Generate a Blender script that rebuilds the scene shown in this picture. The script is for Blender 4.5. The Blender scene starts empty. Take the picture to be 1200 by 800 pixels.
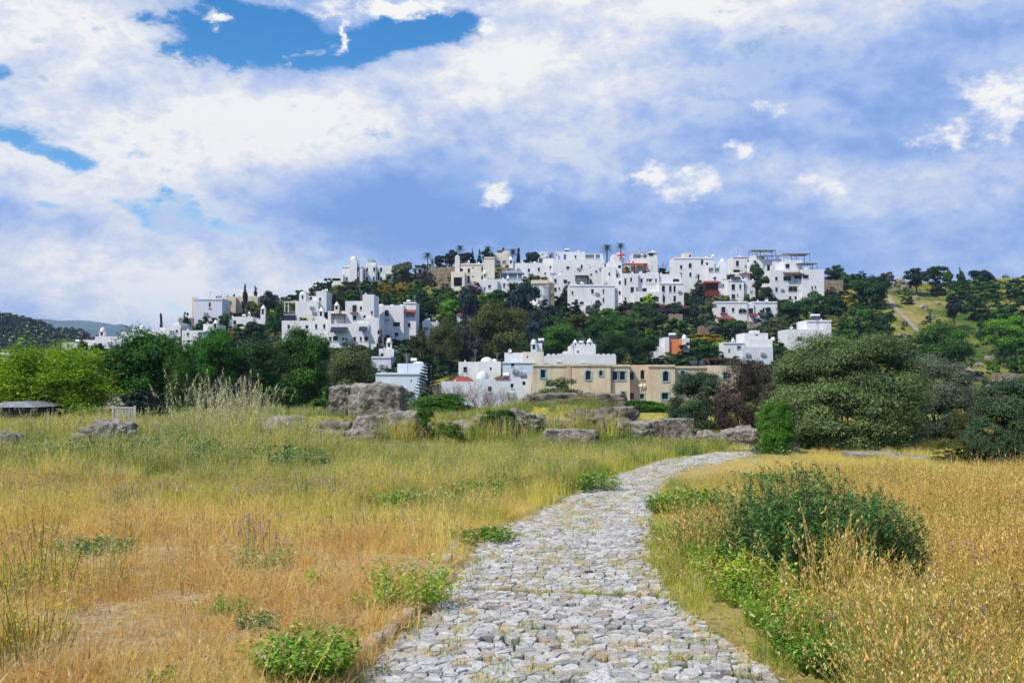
import bpy, bmesh, math, random
import numpy as np
from mathutils import Vector, Matrix, noise as mnoise

random.seed(7)
RNG = np.random.default_rng(7)
F = 1167.0                       # focal length in photo pixels (1200 wide)
TH = math.atan(40.0 / F)         # camera tilts up slightly, true horizon at photo y=440
CAM_H = 1.65
SC = bpy.context.scene
COL = SC.collection

# ------------------------------------------------------------------ helpers
def ray(px, py):
    cx, cy = (px - 600) / F, (400 - py) / F
    return Vector((cx, math.cos(TH) - cy * math.sin(TH), math.sin(TH) + cy * math.cos(TH)))

def at(px, py, Y):
    d = ray(px, py)
    k = Y / d.y
    return Vector((d.x * k, Y, CAM_H + d.z * k))

def sstep(a, b, x):
    t = np.clip((np.asarray(x, dtype=float) - a) / (b - a), 0, 1)
    return t * t * (3 - 2 * t)

CREST_X = [-600, -200, 0, 100, 180, 230, 260, 300, 340, 390, 430, 470, 500, 560, 620, 700, 760, 850, 960, 1000, 1040, 1100, 1150, 1200, 1400, 1800]
CREST_Y = [428, 425, 422, 414, 402, 382, 370, 362, 350, 334, 329, 326, 314, 308, 309, 312, 316, 322, 330, 324, 326, 331, 327, 323, 330, 345]
YC_X = [-600, 0, 200, 300, 400, 500, 700, 1000, 1200, 1800]
YC_Y = [200, 205, 225, 245, 262, 275, 285, 285, 290, 290]

def gz(x, y):
    x = np.asarray(x, dtype=float); y = np.asarray(y, dtype=float)
    ys = np.maximum(y, 2.0)
    px = 600 + F * x / ys
    near = -0.02 * np.minimum(ys, 30) - 0.005 * np.clip(ys - 30, 0, 30) - 0.03 * np.clip(ys - 60, 0, 40) 
    bank = sstep(-13.5, -8.0, x) * (1 - sstep(3.2, 5.6, x)) * np.where(y < 34, np.exp(-((y - 34) / 2.1) ** 2), np.exp(-((y - 34) / 5.0) ** 2))
    bank = bank * (0.92 + 0.38 * np.exp(-((x - 1.6) / 2.6) ** 2) - 0.25 * np.exp(-((x + 1.9) / 1.4) ** 2))
    bank = bank + 0.25 * np.exp(-((x + 13) / 6) ** 2 - ((y - 30) / 4) ** 2)
    near = near + bank + 0.04 * np.sin(x * 0.9 + 1.3) * np.sin(y * 0.7) * sstep(4, 12, y)
    cr = np.interp(px, CREST_X, CREST_Y); yc = np.interp(px, YC_X, YC_Y)
    t = np.clip((ys - 150) / (yc - 150), 0, 1)
    ypx = 456 + (cr - 456) * t
    hill = CAM_H + (440 - ypx) / F * ys
    hill = hill + (0.5 * np.sin(x * 0.11 + 2) * np.sin(y * 0.13) + 0.25 * np.sin(x * 0.31) * np.sin(y * 0.27 + 1)) * sstep(150, 175, y)
    over = np.clip(ys - yc, 0, None)
    zc = CAM_H + (440 - cr) / F * yc
    hill = np.where(over > 0, np.maximum(zc - over * 0.10 - (over ** 2) * 0.0006, -3.0), hill)
    w = sstep(126, 168, ys)
    return near * (1 - w) + hill * w

def gz1(x, y):
    return float(gz(x, y))

def hit(px, py, y0=3.0, y1=330.0):
    """first ground point seen along the photo ray"""
    n = 4000
    Y = np.linspace(y0, y1, n)
    d = ray(px, py)
    k = Y / d.y
    X = d.x * k; Z = CAM_H + d.z * k
    G = gz(X, Y)
    below = np.nonzero(Z <= G)[0]
    if len(below):
        i = below[0]
        return Vector((X[i], Y[i], float(G[i])))
    yc = float(np.interp(px, YC_X, YC_Y))
    x = d.x * yc / d.y
    return Vector((x, yc, gz1(x, yc)))

def tag(o, label=None, cat=None, group=None, kind=None):
    if label: o['label'] = label
    if cat: o['category'] = cat
    if group: o['group'] = group
    if kind: o['kind'] = kind
    return o

def link(o, parent=None):
    COL.objects.link(o)
    if parent is not None:
        o.parent = parent
    return o

def empty(name, loc, rz=0.0):
    o = bpy.data.objects.new(name, None)
    o.location = loc; o.rotation_euler = (0, 0, rz)
    o.empty_display_size = 0.3
    return link(o)

def mesh_np(name, V, Q, attrs=None, smooth=False):
    """V (n,3), Q (m,k) all faces with the same corner count; attrs: {name: per-vertex floats}"""
    me = bpy.data.meshes.new(name)
    V = np.asarray(V, dtype=np.float32); Q = np.asarray(Q, dtype=np.int32)
    k = Q.shape[1]
    me.vertices.add(len(V)); me.vertices.foreach_set('co', V.ravel())
    me.loops.add(Q.size); me.loops.foreach_set('vertex_index', Q.ravel())
    me.polygons.add(len(Q))
    me.polygons.foreach_set('loop_start', np.arange(0, Q.size, k, dtype=np.int32))
    me.polygons.foreach_set('loop_total', np.full(len(Q), k, dtype=np.int32))
    if smooth:
        me.polygons.foreach_set('use_smooth', np.ones(len(Q), dtype=bool))
    me.update(calc_edges=True)
    for nm, val in (attrs or {}).items():
        a = me.attributes.new(nm, 'FLOAT', 'POINT')
        a.data.foreach_set('value', np.asarray(val, dtype=np.float32))
    return me

class MB:
    """collects polygons in one mesh"""
    def __init__(self):
        self.v = []; self.f = []
    def poly(self, pts):
        i = len(self.v)
        self.v += [tuple(p) for p in pts]; self.f.append(tuple(range(i, i + len(pts))))
    def box(self, x0, x1, y0, y1, z0, z1):
        i = len(self.v)
        self.v += [(x0, y0, z0), (x1, y0, z0), (x1, y1, z0), (x0, y1, z0), (x0, y0, z1), (x1, y0, z1), (x1, y1, z1), (x0, y1, z1)]
        for q in ((0, 3, 2, 1), (4, 5, 6, 7), (0, 1, 5, 4), (1, 2, 6, 5), (2, 3, 7, 6), (3, 0, 4, 7)):
            self.f.append(tuple(i + a for a in q))
    def tube(self, pts, rad, n=6, cap=True):
        pts = [Vector(p) for p in pts]
        rings = []
        for k, p in enumerate(pts):
            d = (pts[min(k + 1, len(pts) - 1)] - pts[max(k - 1, 0)])
            d = d.normalized() if d.length > 1e-9 else Vector((0, 0, 1))
            a = d.orthogonal().normalized(); b = d.cross(a)
            r = rad[k] if hasattr(rad, '__len__') else rad
            i = len(self.v)
            for j in range(n):
                t = 2 * math.pi * j / n
                self.v.append(tuple(p + a * (math.cos(t) * r) + b * (math.sin(t) * r)))
            rings.append(i)
        for r0, r1 in zip(rings, rings[1:]):
            for j in range(n):
                self.f.append((r0 + j, r0 + (j + 1) % n, r1 + (j + 1) % n, r1 + j))
        if cap:
            self.f.append(tuple(rings[0] + j for j in reversed(range(n))))
            self.f.append(tuple(rings[-1] + j for j in range(n)))
    def lathe(self, cx, cy, prof, n=12):
        rings = []
        for r, z in prof:
            i = len(self.v)
            for j in range(n):
                t = 2 * math.pi * j / n
                self.v.append((cx + r * math.cos(t), cy + r * math.sin(t), z))
            rings.append(i)
        for r0, r1 in zip(rings, rings[1:]):
            for j in range(n):
                self.f.append((r0 + j, r0 + (j + 1) % n, r1 + (j + 1) % n, r1 + j))
        self.f.append(tuple(rings[-1] + j for j in range(n)))
    def build(self, name, m, parent=None, smooth=False):
        me = bpy.data.meshes.new(name)
        me.from_pydata(self.v, [], self.f)
        if smooth:
            me.polygons.foreach_set('use_smooth', np.ones(len(self.f), dtype=bool))
        me.update()
        if m: me.materials.append(m)
        return link(bpy.data.objects.new(name, me), parent)

# ------------------------------------------------------------------ materials
def lin(r, g, b):
    f = lambda c: (c / 255 / 12.92) if c / 255 <= 0.04045 else ((c / 255 + 0.055) / 1.055) ** 2.4
    return (f(r), f(g), f(b), 1)

def nodes_of(name):
    m = bpy.data.materials.new(name); m.use_nodes = True
    nt = m.node_tree; nt.nodes.clear()
    out = nt.nodes.new('ShaderNodeOutputMaterial')
    return m, nt, out

def ramp(nt, fac, stops, interp='LINEAR'):
    r = nt.nodes.new('ShaderNodeValToRGB')
    r.color_ramp.interpolation = interp
    el = r.color_ramp.elements
    while len(el) < len(stops): el.new(0.5)
    for e, (p, c) in zip(el, stops):
        e.position = p; e.color = c if len(c) == 4 else (*c, 1)
    nt.links.new(fac, r.inputs[0])
    return r.outputs[0]

def noise(nt, vec, scale, detail=5, rough=0.55, dist=0.0):
    n = nt.nodes.new('ShaderNodeTexNoise')
    n.inputs['Scale'].default_value = scale; n.inputs['Detail'].default_value = detail
    n.inputs['Roughness'].default_value = rough; n.inputs['Distortion'].default_value = dist
    if vec is not None: nt.links.new(vec, n.inputs['Vector'])
    return n

def mth(nt, op, a, b=None, c=None, clamp=False):
    n = nt.nodes.new('ShaderNodeMath'); n.operation = op; n.use_clamp = clamp
    for i, v in enumerate((a, b, c)):
        if v is None: continue
        if isinstance(v, (int, float)): n.inputs[i].default_value = v
        else: nt.links.new(v, n.inputs[i])
    return n.outputs[0]

def mix(nt, fac, a, b):
    n = nt.nodes.new('ShaderNodeMix'); n.data_type = 'RGBA'
    for s, v in ((n.inputs[0], fac), (n.inputs[6], a), (n.inputs[7], b)):
        if isinstance(v, (int, float)): s.default_value = v
        elif isinstance(v, tuple): s.default_value = v if len(v) == 4 else (*v, 1)
        else: nt.links.new(v, s)
    return n.outputs[2]

def mixmul(nt, fac, a, b):
    o = mix(nt, fac, a, b); o.node.blend_type = 'MULTIPLY'; return o

def pos(nt):
    return nt.nodes.new('ShaderNodeNewGeometry').outputs['Position']

def scaled(nt, v, s):
    m = nt.nodes.new('ShaderNodeMapping'); m.inputs['Scale'].default_value = s
    nt.links.new(v, m.inputs['Vector']); return m.outputs[0]

def finish(nt, out, color, rough=0.9, bump=None, bstr=0.3, bdist=0.02, spec=0.3, metal=0.0):
    p = nt.nodes.new('ShaderNodeBsdfPrincipled')
    if isinstance(color, tuple): p.inputs['Base Color'].default_value = color if len(color) == 4 else (*color, 1)
    else: nt.links.new(color, p.inputs['Base Color'])
    p.inputs['Roughness'].default_value = rough
    p.inputs['Specular IOR Level'].default_value = spec
    p.inputs['Metallic'].default_value = metal
    if bump is not None:
        b = nt.nodes.new('ShaderNodeBump'); b.inputs['Strength'].default_value = bstr; b.inputs['Distance'].default_value = bdist
        nt.links.new(bump, b.inputs['Height']); nt.links.new(b.outputs[0], p.inputs['Normal'])
    nt.links.new(p.outputs[0], out.inputs[0])
    return p

def simple(name, c1, c2, scale=1.0, rough=0.85, bstr=0.2, spec=0.3, metal=0.0, detail=5):
    m, nt, out = nodes_of(name)
    n = noise(nt, pos(nt), scale, detail)
    finish(nt, out, ramp(nt, n.outputs[0], [(0.3, c1), (0.7, c2)]), rough, n.outputs[0], bstr, 0.03, spec, metal)
    return m

def plaster(name, base, dirt, amount=0.35):
    """lime-washed wall: broad unevenness plus rain streaks that run down"""
    m, nt, out = nodes_of(name)
    P = pos(nt)
    n1 = noise(nt, P, 0.35, 4)
    n2 = noise(nt, scaled(nt, P, (1.6, 1.6, 0.16)), 1.0, 6, 0.65)
    n3 = noise(nt, P, 3.0, 5)
    c = mix(nt, mth(nt, 'MULTIPLY', ramp(nt, n1.outputs[0], [(0.4, (0, 0, 0)), (0.75, (1, 1, 1))]), amount * 0.5), base, dirt)
    c = mix(nt, mth(nt, 'MULTIPLY', ramp(nt, n2.outputs[0], [(0.52, (0, 0, 0)), (0.78, (1, 1, 1))]), amount), c, dirt)
    finish(nt, out, c, 0.9, n3.outputs[0], 0.15, 0.02)
    return m

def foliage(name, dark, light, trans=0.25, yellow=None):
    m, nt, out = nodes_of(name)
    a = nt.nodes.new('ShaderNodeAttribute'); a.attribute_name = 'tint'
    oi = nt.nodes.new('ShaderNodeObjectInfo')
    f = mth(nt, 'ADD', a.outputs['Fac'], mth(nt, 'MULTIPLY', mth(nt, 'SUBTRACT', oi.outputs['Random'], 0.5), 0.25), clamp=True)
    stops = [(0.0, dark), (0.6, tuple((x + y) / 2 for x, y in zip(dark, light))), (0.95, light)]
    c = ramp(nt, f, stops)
    p = nt.nodes.new('ShaderNodeBsdfPrincipled'); nt.links.new(c, p.inputs['Base Color'])
    p.inputs['Roughness'].default_value = 0.6; p.inputs['Specular IOR Level'].default_value = 0.25
    t = nt.nodes.new('ShaderNodeBsdfTranslucent'); nt.links.new(c, t.inputs[0])
    ms = nt.nodes.new('ShaderNodeMixShader'); ms.inputs[0].default_value = trans
    nt.links.new(p.outputs[0], ms.inputs[1]); nt.links.new(t.outputs[0], ms.inputs[2]); nt.links.new(ms.outputs[0], out.inputs[0])
    return m

M = {}
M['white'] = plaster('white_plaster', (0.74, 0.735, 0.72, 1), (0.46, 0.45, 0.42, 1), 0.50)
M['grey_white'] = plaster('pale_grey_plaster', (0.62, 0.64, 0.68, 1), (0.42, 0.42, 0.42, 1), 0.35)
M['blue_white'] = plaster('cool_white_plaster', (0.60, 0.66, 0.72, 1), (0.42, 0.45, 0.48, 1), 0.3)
M['cream'] = plaster('cream_plaster', (0.74, 0.68, 0.56, 1), (0.45, 0.38, 0.28, 1), 0.5)
M['beige'] = plaster('beige_plaster', (0.62, 0.54, 0.40, 1), (0.36, 0.28, 0.18, 1), 0.5)
M['tan'] = plaster('tan_plaster', (0.64, 0.53, 0.37, 1), (0.27, 0.20, 0.14, 1), 0.9)
M['tan2'] = plaster('pinkish_tan_plaster', (0.62, 0.47, 0.34, 1), (0.27, 0.20, 0.14, 1), 0.9)
M['tan3'] = plaster('dull_tan_plaster', (0.50, 0.44, 0.32, 1), (0.22, 0.20, 0.16, 1), 0.8)
M['stonewall'] = simple('stone_masonry', (0.16, 0.12, 0.08), (0.36, 0.28, 0.19), 1.4, 0.95, 0.8)
M['glass'] = simple('dark_window_glass', (0.006, 0.007, 0.009), (0.018, 0.020, 0.026), 0.5, 0.25, 0.0, 0.25)
M['glass_sky'] = simple('greenish_window_glass', (0.06, 0.12, 0.14), (0.16, 0.24, 0.27), 0.3, 0.1, 0.0, 0.6)
M['frame'] = simple('grey_white_painted_frame', (0.34, 0.34, 0.34), (0.50, 0.50, 0.50), 3.0, 0.6)
M['frame_brown'] = simple('brown_wood', (0.06, 0.03, 0.02), (0.14, 0.07, 0.04), 3.0, 0.7)
M['turq'] = simple('weathered_turquoise_paint', (0.22, 0.36, 0.36), (0.34, 0.50, 0.48), 4.0, 0.7)
M['red'] = simple('dark_red_tile', (0.20, 0.035, 0.03), (0.34, 0.08, 0.05), 2.0, 0.8)
M['redwood'] = simple('dark_red_painted_wood', (0.10, 0.02, 0.02), (0.20, 0.045, 0.035), 2.0, 0.8)
M['orange'] = simple('orange_canvas', (0.70, 0.14, 0.03), (0.85, 0.22, 0.05), 1.0, 0.8)
M['orangewall'] = simple('orange_painted_wall', (0.62, 0.20, 0.07), (0.75, 0.28, 0.10), 1.0, 0.85)
M['redcloth'] = simple('red_canvas', (0.45, 0.02, 0.03), (0.60, 0.04, 0.05), 1.0, 0.8)
M['blue'] = simple('blue_paint', (0.02, 0.12, 0.42), (0.04, 0.18, 0.55), 2.0, 0.5)
M['darkcloth'] = simple('dark_blue_awning', (0.015, 0.02, 0.035), (0.03, 0.035, 0.06), 2.0, 0.8)
M['metal'] = simple('dull_grey_metal', (0.22, 0.23, 0.24), (0.36, 0.37, 0.38), 3.0, 0.45, 0.05, 0.5, 0.3)
M['solar'] = simple('black_collector_glass', (0.012, 0.014, 0.02), (0.03, 0.035, 0.05), 3.0, 0.15, 0.0, 0.5)
M['tank'] = simple('white_tank_enamel', (0.72, 0.73, 0.74), (0.80, 0.80, 0.80), 2.0, 0.35)
M['tealdome'] = simple('grey_green_dome_sheet', (0.16, 0.24, 0.24), (0.24, 0.32, 0.31), 2.0, 0.5)
M['bark'] = simple('tree_bark', (0.05, 0.035, 0.025), (0.14, 0.11, 0.08), 6.0, 0.95, 0.8)
M['twig'] = simple('bare_grey_twigs', (0.16, 0.13, 0.12), (0.32, 0.28, 0.26), 6.0, 0.95, 0.4)
M['path_dirt'] = simple('bare_dirt', (0.20, 0.14, 0.08), (0.36, 0.27, 0.17), 3.0, 0.95, 0.6)
M['hillpath'] = simple('pale_track_gravel', (0.20, 0.17, 0.13), (0.36, 0.31, 0.24), 1.0, 0.95, 0.5)

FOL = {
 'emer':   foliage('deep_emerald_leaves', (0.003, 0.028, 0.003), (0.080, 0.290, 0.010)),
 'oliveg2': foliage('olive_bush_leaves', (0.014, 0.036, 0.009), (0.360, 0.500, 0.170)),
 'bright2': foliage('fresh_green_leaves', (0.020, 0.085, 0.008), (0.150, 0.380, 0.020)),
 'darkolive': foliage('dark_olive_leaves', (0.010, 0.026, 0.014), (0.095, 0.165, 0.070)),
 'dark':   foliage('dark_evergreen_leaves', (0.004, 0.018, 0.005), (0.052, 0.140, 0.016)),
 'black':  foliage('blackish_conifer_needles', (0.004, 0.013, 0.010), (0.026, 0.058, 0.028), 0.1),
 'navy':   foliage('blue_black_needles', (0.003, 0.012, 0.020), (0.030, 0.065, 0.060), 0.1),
 'mid':    foliage('mid_green_leaves', (0.006, 0.032, 0.005), (0.095, 0.240, 0.014)),
 'bright': foliage('bright_green_leaves', (0.014, 0.085, 0.004), (0.190, 0.430, 0.014)),
 'lime':   foliage('yellow_green_leaves', (0.080, 0.190, 0.005), (0.460, 0.640, 0.020), 0.35),
 'olive':  foliage('olive_leaves', (0.024, 0.040, 0.016), (0.180, 0.240, 0.080)),
 'oliveg': foliage('silver_olive_leaves', (0.026, 0.042, 0.026), (0.270, 0.340, 0.200)),
 'brown':  foliage('brownish_olive_leaves', (0.030, 0.040, 0.008), (0.165, 0.180, 0.030)),
 'purple': foliage('purple_flowering_leaves', (0.040, 0.022, 0.035), (0.150, 0.070, 0.120)),
 'dusk':   foliage('purplish_brown_leaves', (0.026, 0.022, 0.020), (0.140, 0.105, 0.085)),
 'gold':   foliage('golden_scrub_leaves', (0.20, 0.15, 0.010), (0.58, 0.42, 0.035)),
}
# ------------------------------------------------------------------ leaf crowns
def unit_rand(n, rng):
    v = rng.normal(size=(n, 3)); return v / np.linalg.norm(v, axis=1)[:, None]

def leaf_quads(C, N, L, W, rng, up=0.0, dirs=None):
    n = len(C)
    A = unit_rand(n, rng) if dirs is None else dirs
    A = A - N * np.sum(A * N, axis=1)[:, None]
    A /= np.maximum(np.linalg.norm(A, axis=1), 1e-6)[:, None]
    B = np.cross(N, A)
    L = np.asarray(L)[:, None] * 0.5; W = np.asarray(W)[:, None] * 0.5
    bend = N * L * 0.25
    V = np.stack([C - A * L - bend, C + B * W, C + A * L - bend, C - B * W], axis=1).reshape(-1, 3)
    Q = np.arange(4 * n).reshape(n, 4)
    return V, Q

def crown_mesh(name, seed, lobes, leaves, leaf, shape='round', aspect=1.6, sprigs=0.0, dims=None):
    rng = np.random.default_rng(seed)
    if shape == 'round':
        c = unit_rand(lobes, rng) * (rng.random(lobes) ** 0.4)[:, None] * np.array([0.40, 0.40, 0.40]) + np.array([0, 0, 0.50])
        r = rng.uniform(0.11, 0.20, lobes)
    elif shape == 'bush':
        c = unit_rand(lobes, rng) * (rng.random(lobes) ** 0.4)[:, None] * np.array([0.43, 0.43, 0.50]) + np.array([0, 0, 0.36])
        c[:, 2] = np.abs(c[:, 2])
        k = 1 - 0.35 * np.clip(c[:, 2], 0, 1) ** 2
        c[:, :2] *= k[:, None]
        r = rng.uniform(0.09, 0.17, lobes)
    elif shape == 'dome':
        z = 0.03 + 0.87 * rng.random(lobes) ** 1.2
        prof = 0.5 * np.sqrt(np.clip(1 - ((z - 0.30) / 0.72) ** 2, 0.02, 1)) * (0.86 + 0.14 * sstep(0, .2, z))
        r = rng.uniform(0.09, 0.15, lobes)
        a = rng.uniform(0, 2 * np.pi, lobes); q = np.where(rng.random(lobes) < .82, rng.uniform(0.85, 1.03, lobes), rng.random(lobes))
        rad = np.maximum(prof - r * 0.75, 0.0) * q
        c = np.stack([np.cos(a) * rad, np.sin(a) * rad, z], 1)
    elif shape == 'column':
        z = rng.uniform(0.05, 0.93, lobes)
        rad = 0.34 * np.sqrt(np.clip(1 - ((z - 0.35) / 0.66) ** 2, 0.01, 1))
        a = rng.uniform(0, 2 * np.pi, lobes)
        c = np.stack([np.cos(a) * rad * rng.random(lobes), np.sin(a) * rad * rng.random(lobes), z], 1)
        r = np.clip(rad * 0.55, 0.03, 0.2)
    elif shape == 'cone':
        z = rng.uniform(0.03, 0.95, lobes) ** 1.1
        rad = 0.46 * (1 - z) + 0.02
        a = rng.uniform(0, 2 * np.pi, lobes); q = rng.random(lobes) ** 0.5
        c = np.stack([np.cos(a) * rad * q, np.sin(a) * rad * q, z], 1)
        r = np.clip(rad * 0.35, 0.03, 0.14)
    elif shape == 'umbrella':
        a = rng.uniform(0, 2 * np.pi, lobes); q = rng.random(lobes) ** 0.5
        c = np.stack([np.cos(a) * 0.38 * q, np.sin(a) * 0.38 * q, 0.62 + 0.22 * (1 - q * q) * rng.random(lobes)], 1)
        r = rng.uniform(0.09, 0.15, lobes)
    elif shape == 'spread':
        a = rng.uniform(0, 2 * np.pi, lobes); q = rng.random(lobes) ** 0.5
        c = np.stack([np.cos(a) * 0.42 * q, np.sin(a) * 0.42 * q, rng.uniform(0.25, 0.85, lobes) * (1 - 0.45 * q * q)], 1)
        r = rng.uniform(0.07, 0.14, lobes)
    lt = rng.random(lobes)
    w = r ** 2; w = w / w.sum()
    li = rng.choice(lobes, leaves, p=w)
    d = unit_rand(leaves, rng); d[:, 2] = np.where(d[:, 2] < -0.3, -d[:, 2], d[:, 2])
    inner = rng.random(leaves) < 0.15
    rr = r[li] * np.where(inner, rng.random(leaves) * 0.7, 0.72 + 0.42 * rng.random(leaves) ** 1.6)
    if sprigs:
        rr = np.where(rng.random(leaves) < sprigs, rr * rng.uniform(1.0, 1.45, leaves), rr)
    C = c[li] + d * rr[:, None] * np.array([1, 1, 0.82])
    C[:, 2] = np.maximum(C[:, 2], 0.0)
    ctr = np.array([0, 0, 0.4])
    out = C - ctr; out /= np.maximum(np.linalg.norm(out, axis=1), 1e-6)[:, None]
    N = d * 0.7 + out * 0.4 + unit_rand(leaves, rng) * 0.75 + np.array([0, 0, 0.25])
    N /= np.linalg.norm(N, axis=1)[:, None]
    L = leaf * rng.uniform(0.6, 1.4, leaves) * np.where(inner, 1.9, 1.0)
    if dims is not None:
        C = C * np.array(dims); N = N / np.array(dims); N /= np.linalg.norm(N, axis=1)[:, None]; L = L * (dims[0] * dims[1] * dims[2]) ** (1 / 3)
    V, Q = leaf_quads(C, N, L, L / aspect, rng)
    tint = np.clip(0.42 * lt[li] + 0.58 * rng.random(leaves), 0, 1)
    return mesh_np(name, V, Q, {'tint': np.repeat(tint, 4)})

def feather_mesh(name, seed, n_br, leaves, leaf):
    """light airy crown of arching sprays that fan out and droop at the tips"""
    rng = np.random.default_rng(seed)
    P = []; D = []
    per = leaves // n_br
    T = []
    for b in range(n_br):
        a = rng.uniform(0, 2 * math.pi); el = rng.uniform(0.1, 1.45); ln = rng.uniform(0.3, 0.58)
        d0 = np.array([math.cos(a) * math.cos(el), math.sin(a) * math.cos(el), math.sin(el)])
        st = np.array([0, 0, 0.20]) + d0 * rng.uniform(0.02, 0.1)
        t = rng.random(per) ** 0.7
        p = st + d0 * (t * ln)[:, None] * np.array([1.0, 1.0, 1.25])
        p[:, 2] -= 0.22 * t ** 2.4 * math.cos(el) * ln * 2
        p += rng.normal(size=(per, 3)) * (0.014 + 0.030 * t)[:, None]
        P.append(p)
        dd = np.tile(d0, (per, 1)); dd[:, 2] -= 0.9 * t; D.append(dd + rng.normal(size=(per, 3)) * 0.4)
        T.append(np.full(per, rng.random()))
    C = np.concatenate(P); D = np.concatenate(D); T = np.concatenate(T)
    n = len(C)
    D /= np.linalg.norm(D, axis=1)[:, None]
    N = unit_rand(n, rng) + np.array([0, 0, 0.9]); N /= np.linalg.norm(N, axis=1)[:, None]
    L = leaf * rng.uniform(0.6, 1.4, n)
    V, Q = leaf_quads(C, N, L, L / 2.6, rng, dirs=D)
    V[:, 2] = np.maximum(V[:, 2], 0.0)
    return mesh_np(name, V, Q, {'tint': np.repeat(np.clip(0.5 * T + 0.5 * rng.random(n), 0, 1), 4)})

def norfolk_mesh(name, seed):
    """tiers of flat spoke branches with needle sprays, gaps between tiers"""
    rng = np.random.default_rng(seed)
    C = []; D = []
    for k in range(17):
        z = 0.06 + 0.9 * k / 16.0
        R = 0.5 * (1 - z) ** 0.8 + 0.03
        nb = 7
        a0 = rng.uniform(0, 6)
        for j in range(nb):
            a = a0 + 2 * math.pi * j / nb + rng.uniform(-.1, .1)
            d = np.array([math.cos(a), math.sin(a), 0.12])
            m = 70
            t = rng.uniform(0.1, 1, m)
            p = d * (t * R)[:, None] + np.array([0, 0, z]) + np.array([0, 0, 0.02]) * (t ** 2)[:, None]
            side = np.array([-math.sin(a), math.cos(a), 0])
            p += side * (rng.normal(size=m) * 0.025 * (1.1 - t * .5))[:, None]
            p[:, 2] += rng.normal(size=m) * 0.004
            C.append(p); D.append(np.tile(d, (m, 1)) + rng.normal(size=(m, 3)) * 0.3)
    C = np.concatenate(C); D = np.concatenate(D); n = len(C)
    D /= np.linalg.norm(D, axis=1)[:, None]
    N = unit_rand(n, rng) * 0.5 + np.array([0, 0, 1]); N /= np.linalg.norm(N, axis=1)[:, None]
    V, Q = leaf_quads(C, N, np.full(n, 0.05), np.full(n, 0.014), rng, dirs=D)
    return mesh_np(name, V, Q, {'tint': np.repeat(rng.random(n), 4)})

def palm_mesh(name, seed, n=44, feather=False):
    """crown of radiating fronds, each frond a strip of paired leaflets; unit height is frond radius"""
    rng = np.random.default_rng(seed)
    V = []; Q = []
    for k in range(n):
        a = 2.4 * k + rng.uniform(-.2, .2); el = 1.35 - 1.9 * k / n + rng.uniform(-.1, .1)
        ln = rng.uniform(0.42, 0.55)
        d = np.array([math.cos(a), math.sin(a)])
        m = 9
        prev = None
        for i in range(m):
            t = i / (m - 1)
            r = ln * t * math.cos(el * (1 - 0.2 * t)); z = ln * (t * math.sin(el) - 0.55 * t * t)
            p = np.array([d[0] * r, d[1] * r, z])
            if prev is not None:
                ax = p - prev; side = np.array([-d[1], d[0], 0.0])
                for s in (-1, 1):
                    lw = 0.15 * math.sin(math.pi * min(1, t + 0.12)) + 0.03
                    tip = p + side * s * lw + ax * 0.9 + np.array([0, 0, -0.03])
                    b = len(V)
                    V += [prev, prev + ax * 0.55, tip, prev + ax * 0.2 + (tip - prev) * 0.5]; Q.append((b, b + 1, b + 2, b + 3))
            prev = p
    return mesh_np(name, np.array(V), np.array(Q), {'tint': rng.random(len(V))})

def trunk_mesh(name, seed, limbs=5, top=0.62, fork=0.3, spread=0.28, r=0.03):
    rng = random.Random(seed)
    b = MB()
    b.tube([(0, 0, -0.08), (0.01, 0, 0.02), (0.015, 0.01, fork * 0.6), (0, 0.01, fork)], [r * 1.5, r * 1.15, r, r * 0.85], 8)
    for i in range(limbs):
        a = 2 * math.pi * i / limbs + rng.uniform(-.4, .4); s = spread * rng.uniform(.6, 1.1)
        zt = top * rng.uniform(.8, 1.1)
        b.tube([(0, 0.01, fork * 0.9), (math.cos(a) * s * .45, math.sin(a) * s * .45, fork + (zt - fork) * .45), (math.cos(a) * s, math.sin(a) * s, zt)], [r * .6, r * .42, r * .15], 6)
    me = bpy.data.meshes.new(name); me.from_pydata(b.v, [], b.f); me.update()
    me.materials.append(M['bark'])
    return me

def pole_mesh(name, r0=0.03, r1=0.015, h=1.0):
    b = MB(); b.tube([(0, 0, -0.06), (0.01, 0, h * .4), (0, 0, h)], [r0 * 1.3, r0, r1], 8)
    me = bpy.data.meshes.new(name); me.from_pydata(b.v, [], b.f); me.update(); me.materials.append(M['bark'])
    return me

PRO = {
 'round':   [crown_mesh('crown', 10 + i, 30, 4800, 0.062, 'round') for i in range(4)],
 'bush':    [crown_mesh('shrub', 20 + i, 36, 4600, 0.066, 'dome') for i in range(4)],
 'column':  [crown_mesh('crown', 30 + i, 44, 3000, 0.10, 'column', 2.2) for i in range(2)],
 'cone':    [crown_mesh('crown', 40 + i, 70, 4600, 0.06, 'cone', 2.0, 0.3) for i in range(2)],
 'umbrella':[crown_mesh('crown', 50 + i, 30, 3600, 0.058, 'umbrella') for i in range(2)],
 'spread':  [crown_mesh('crown', 60 + i, 30, 2400, 0.05, 'spread') for i in range(3)],
 'bigtree': [crown_mesh('crown', 70 + i, 70, 26000, 0.027, 'round', 1.7, 0.2) for i in range(3)],
 'feather': [feather_mesh('crown', 80 + i, 190, 60000, 0.024) for i in range(2)],
 'norfolk': [norfolk_mesh('crown', 90)],
 'palm':    [palm_mesh('crown', 95 + i) for i in range(2)],
}
TRK = {'tree': [trunk_mesh('trunk', i) for i in range(4)], 'pole': [pole_mesh('trunk')], 'palm': [pole_mesh('trunk', 0.03, 0.022)],
       'umb': [trunk_mesh('trunk', 9, 6, 0.68, 0.42, 0.3, 0.03)]}

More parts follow.
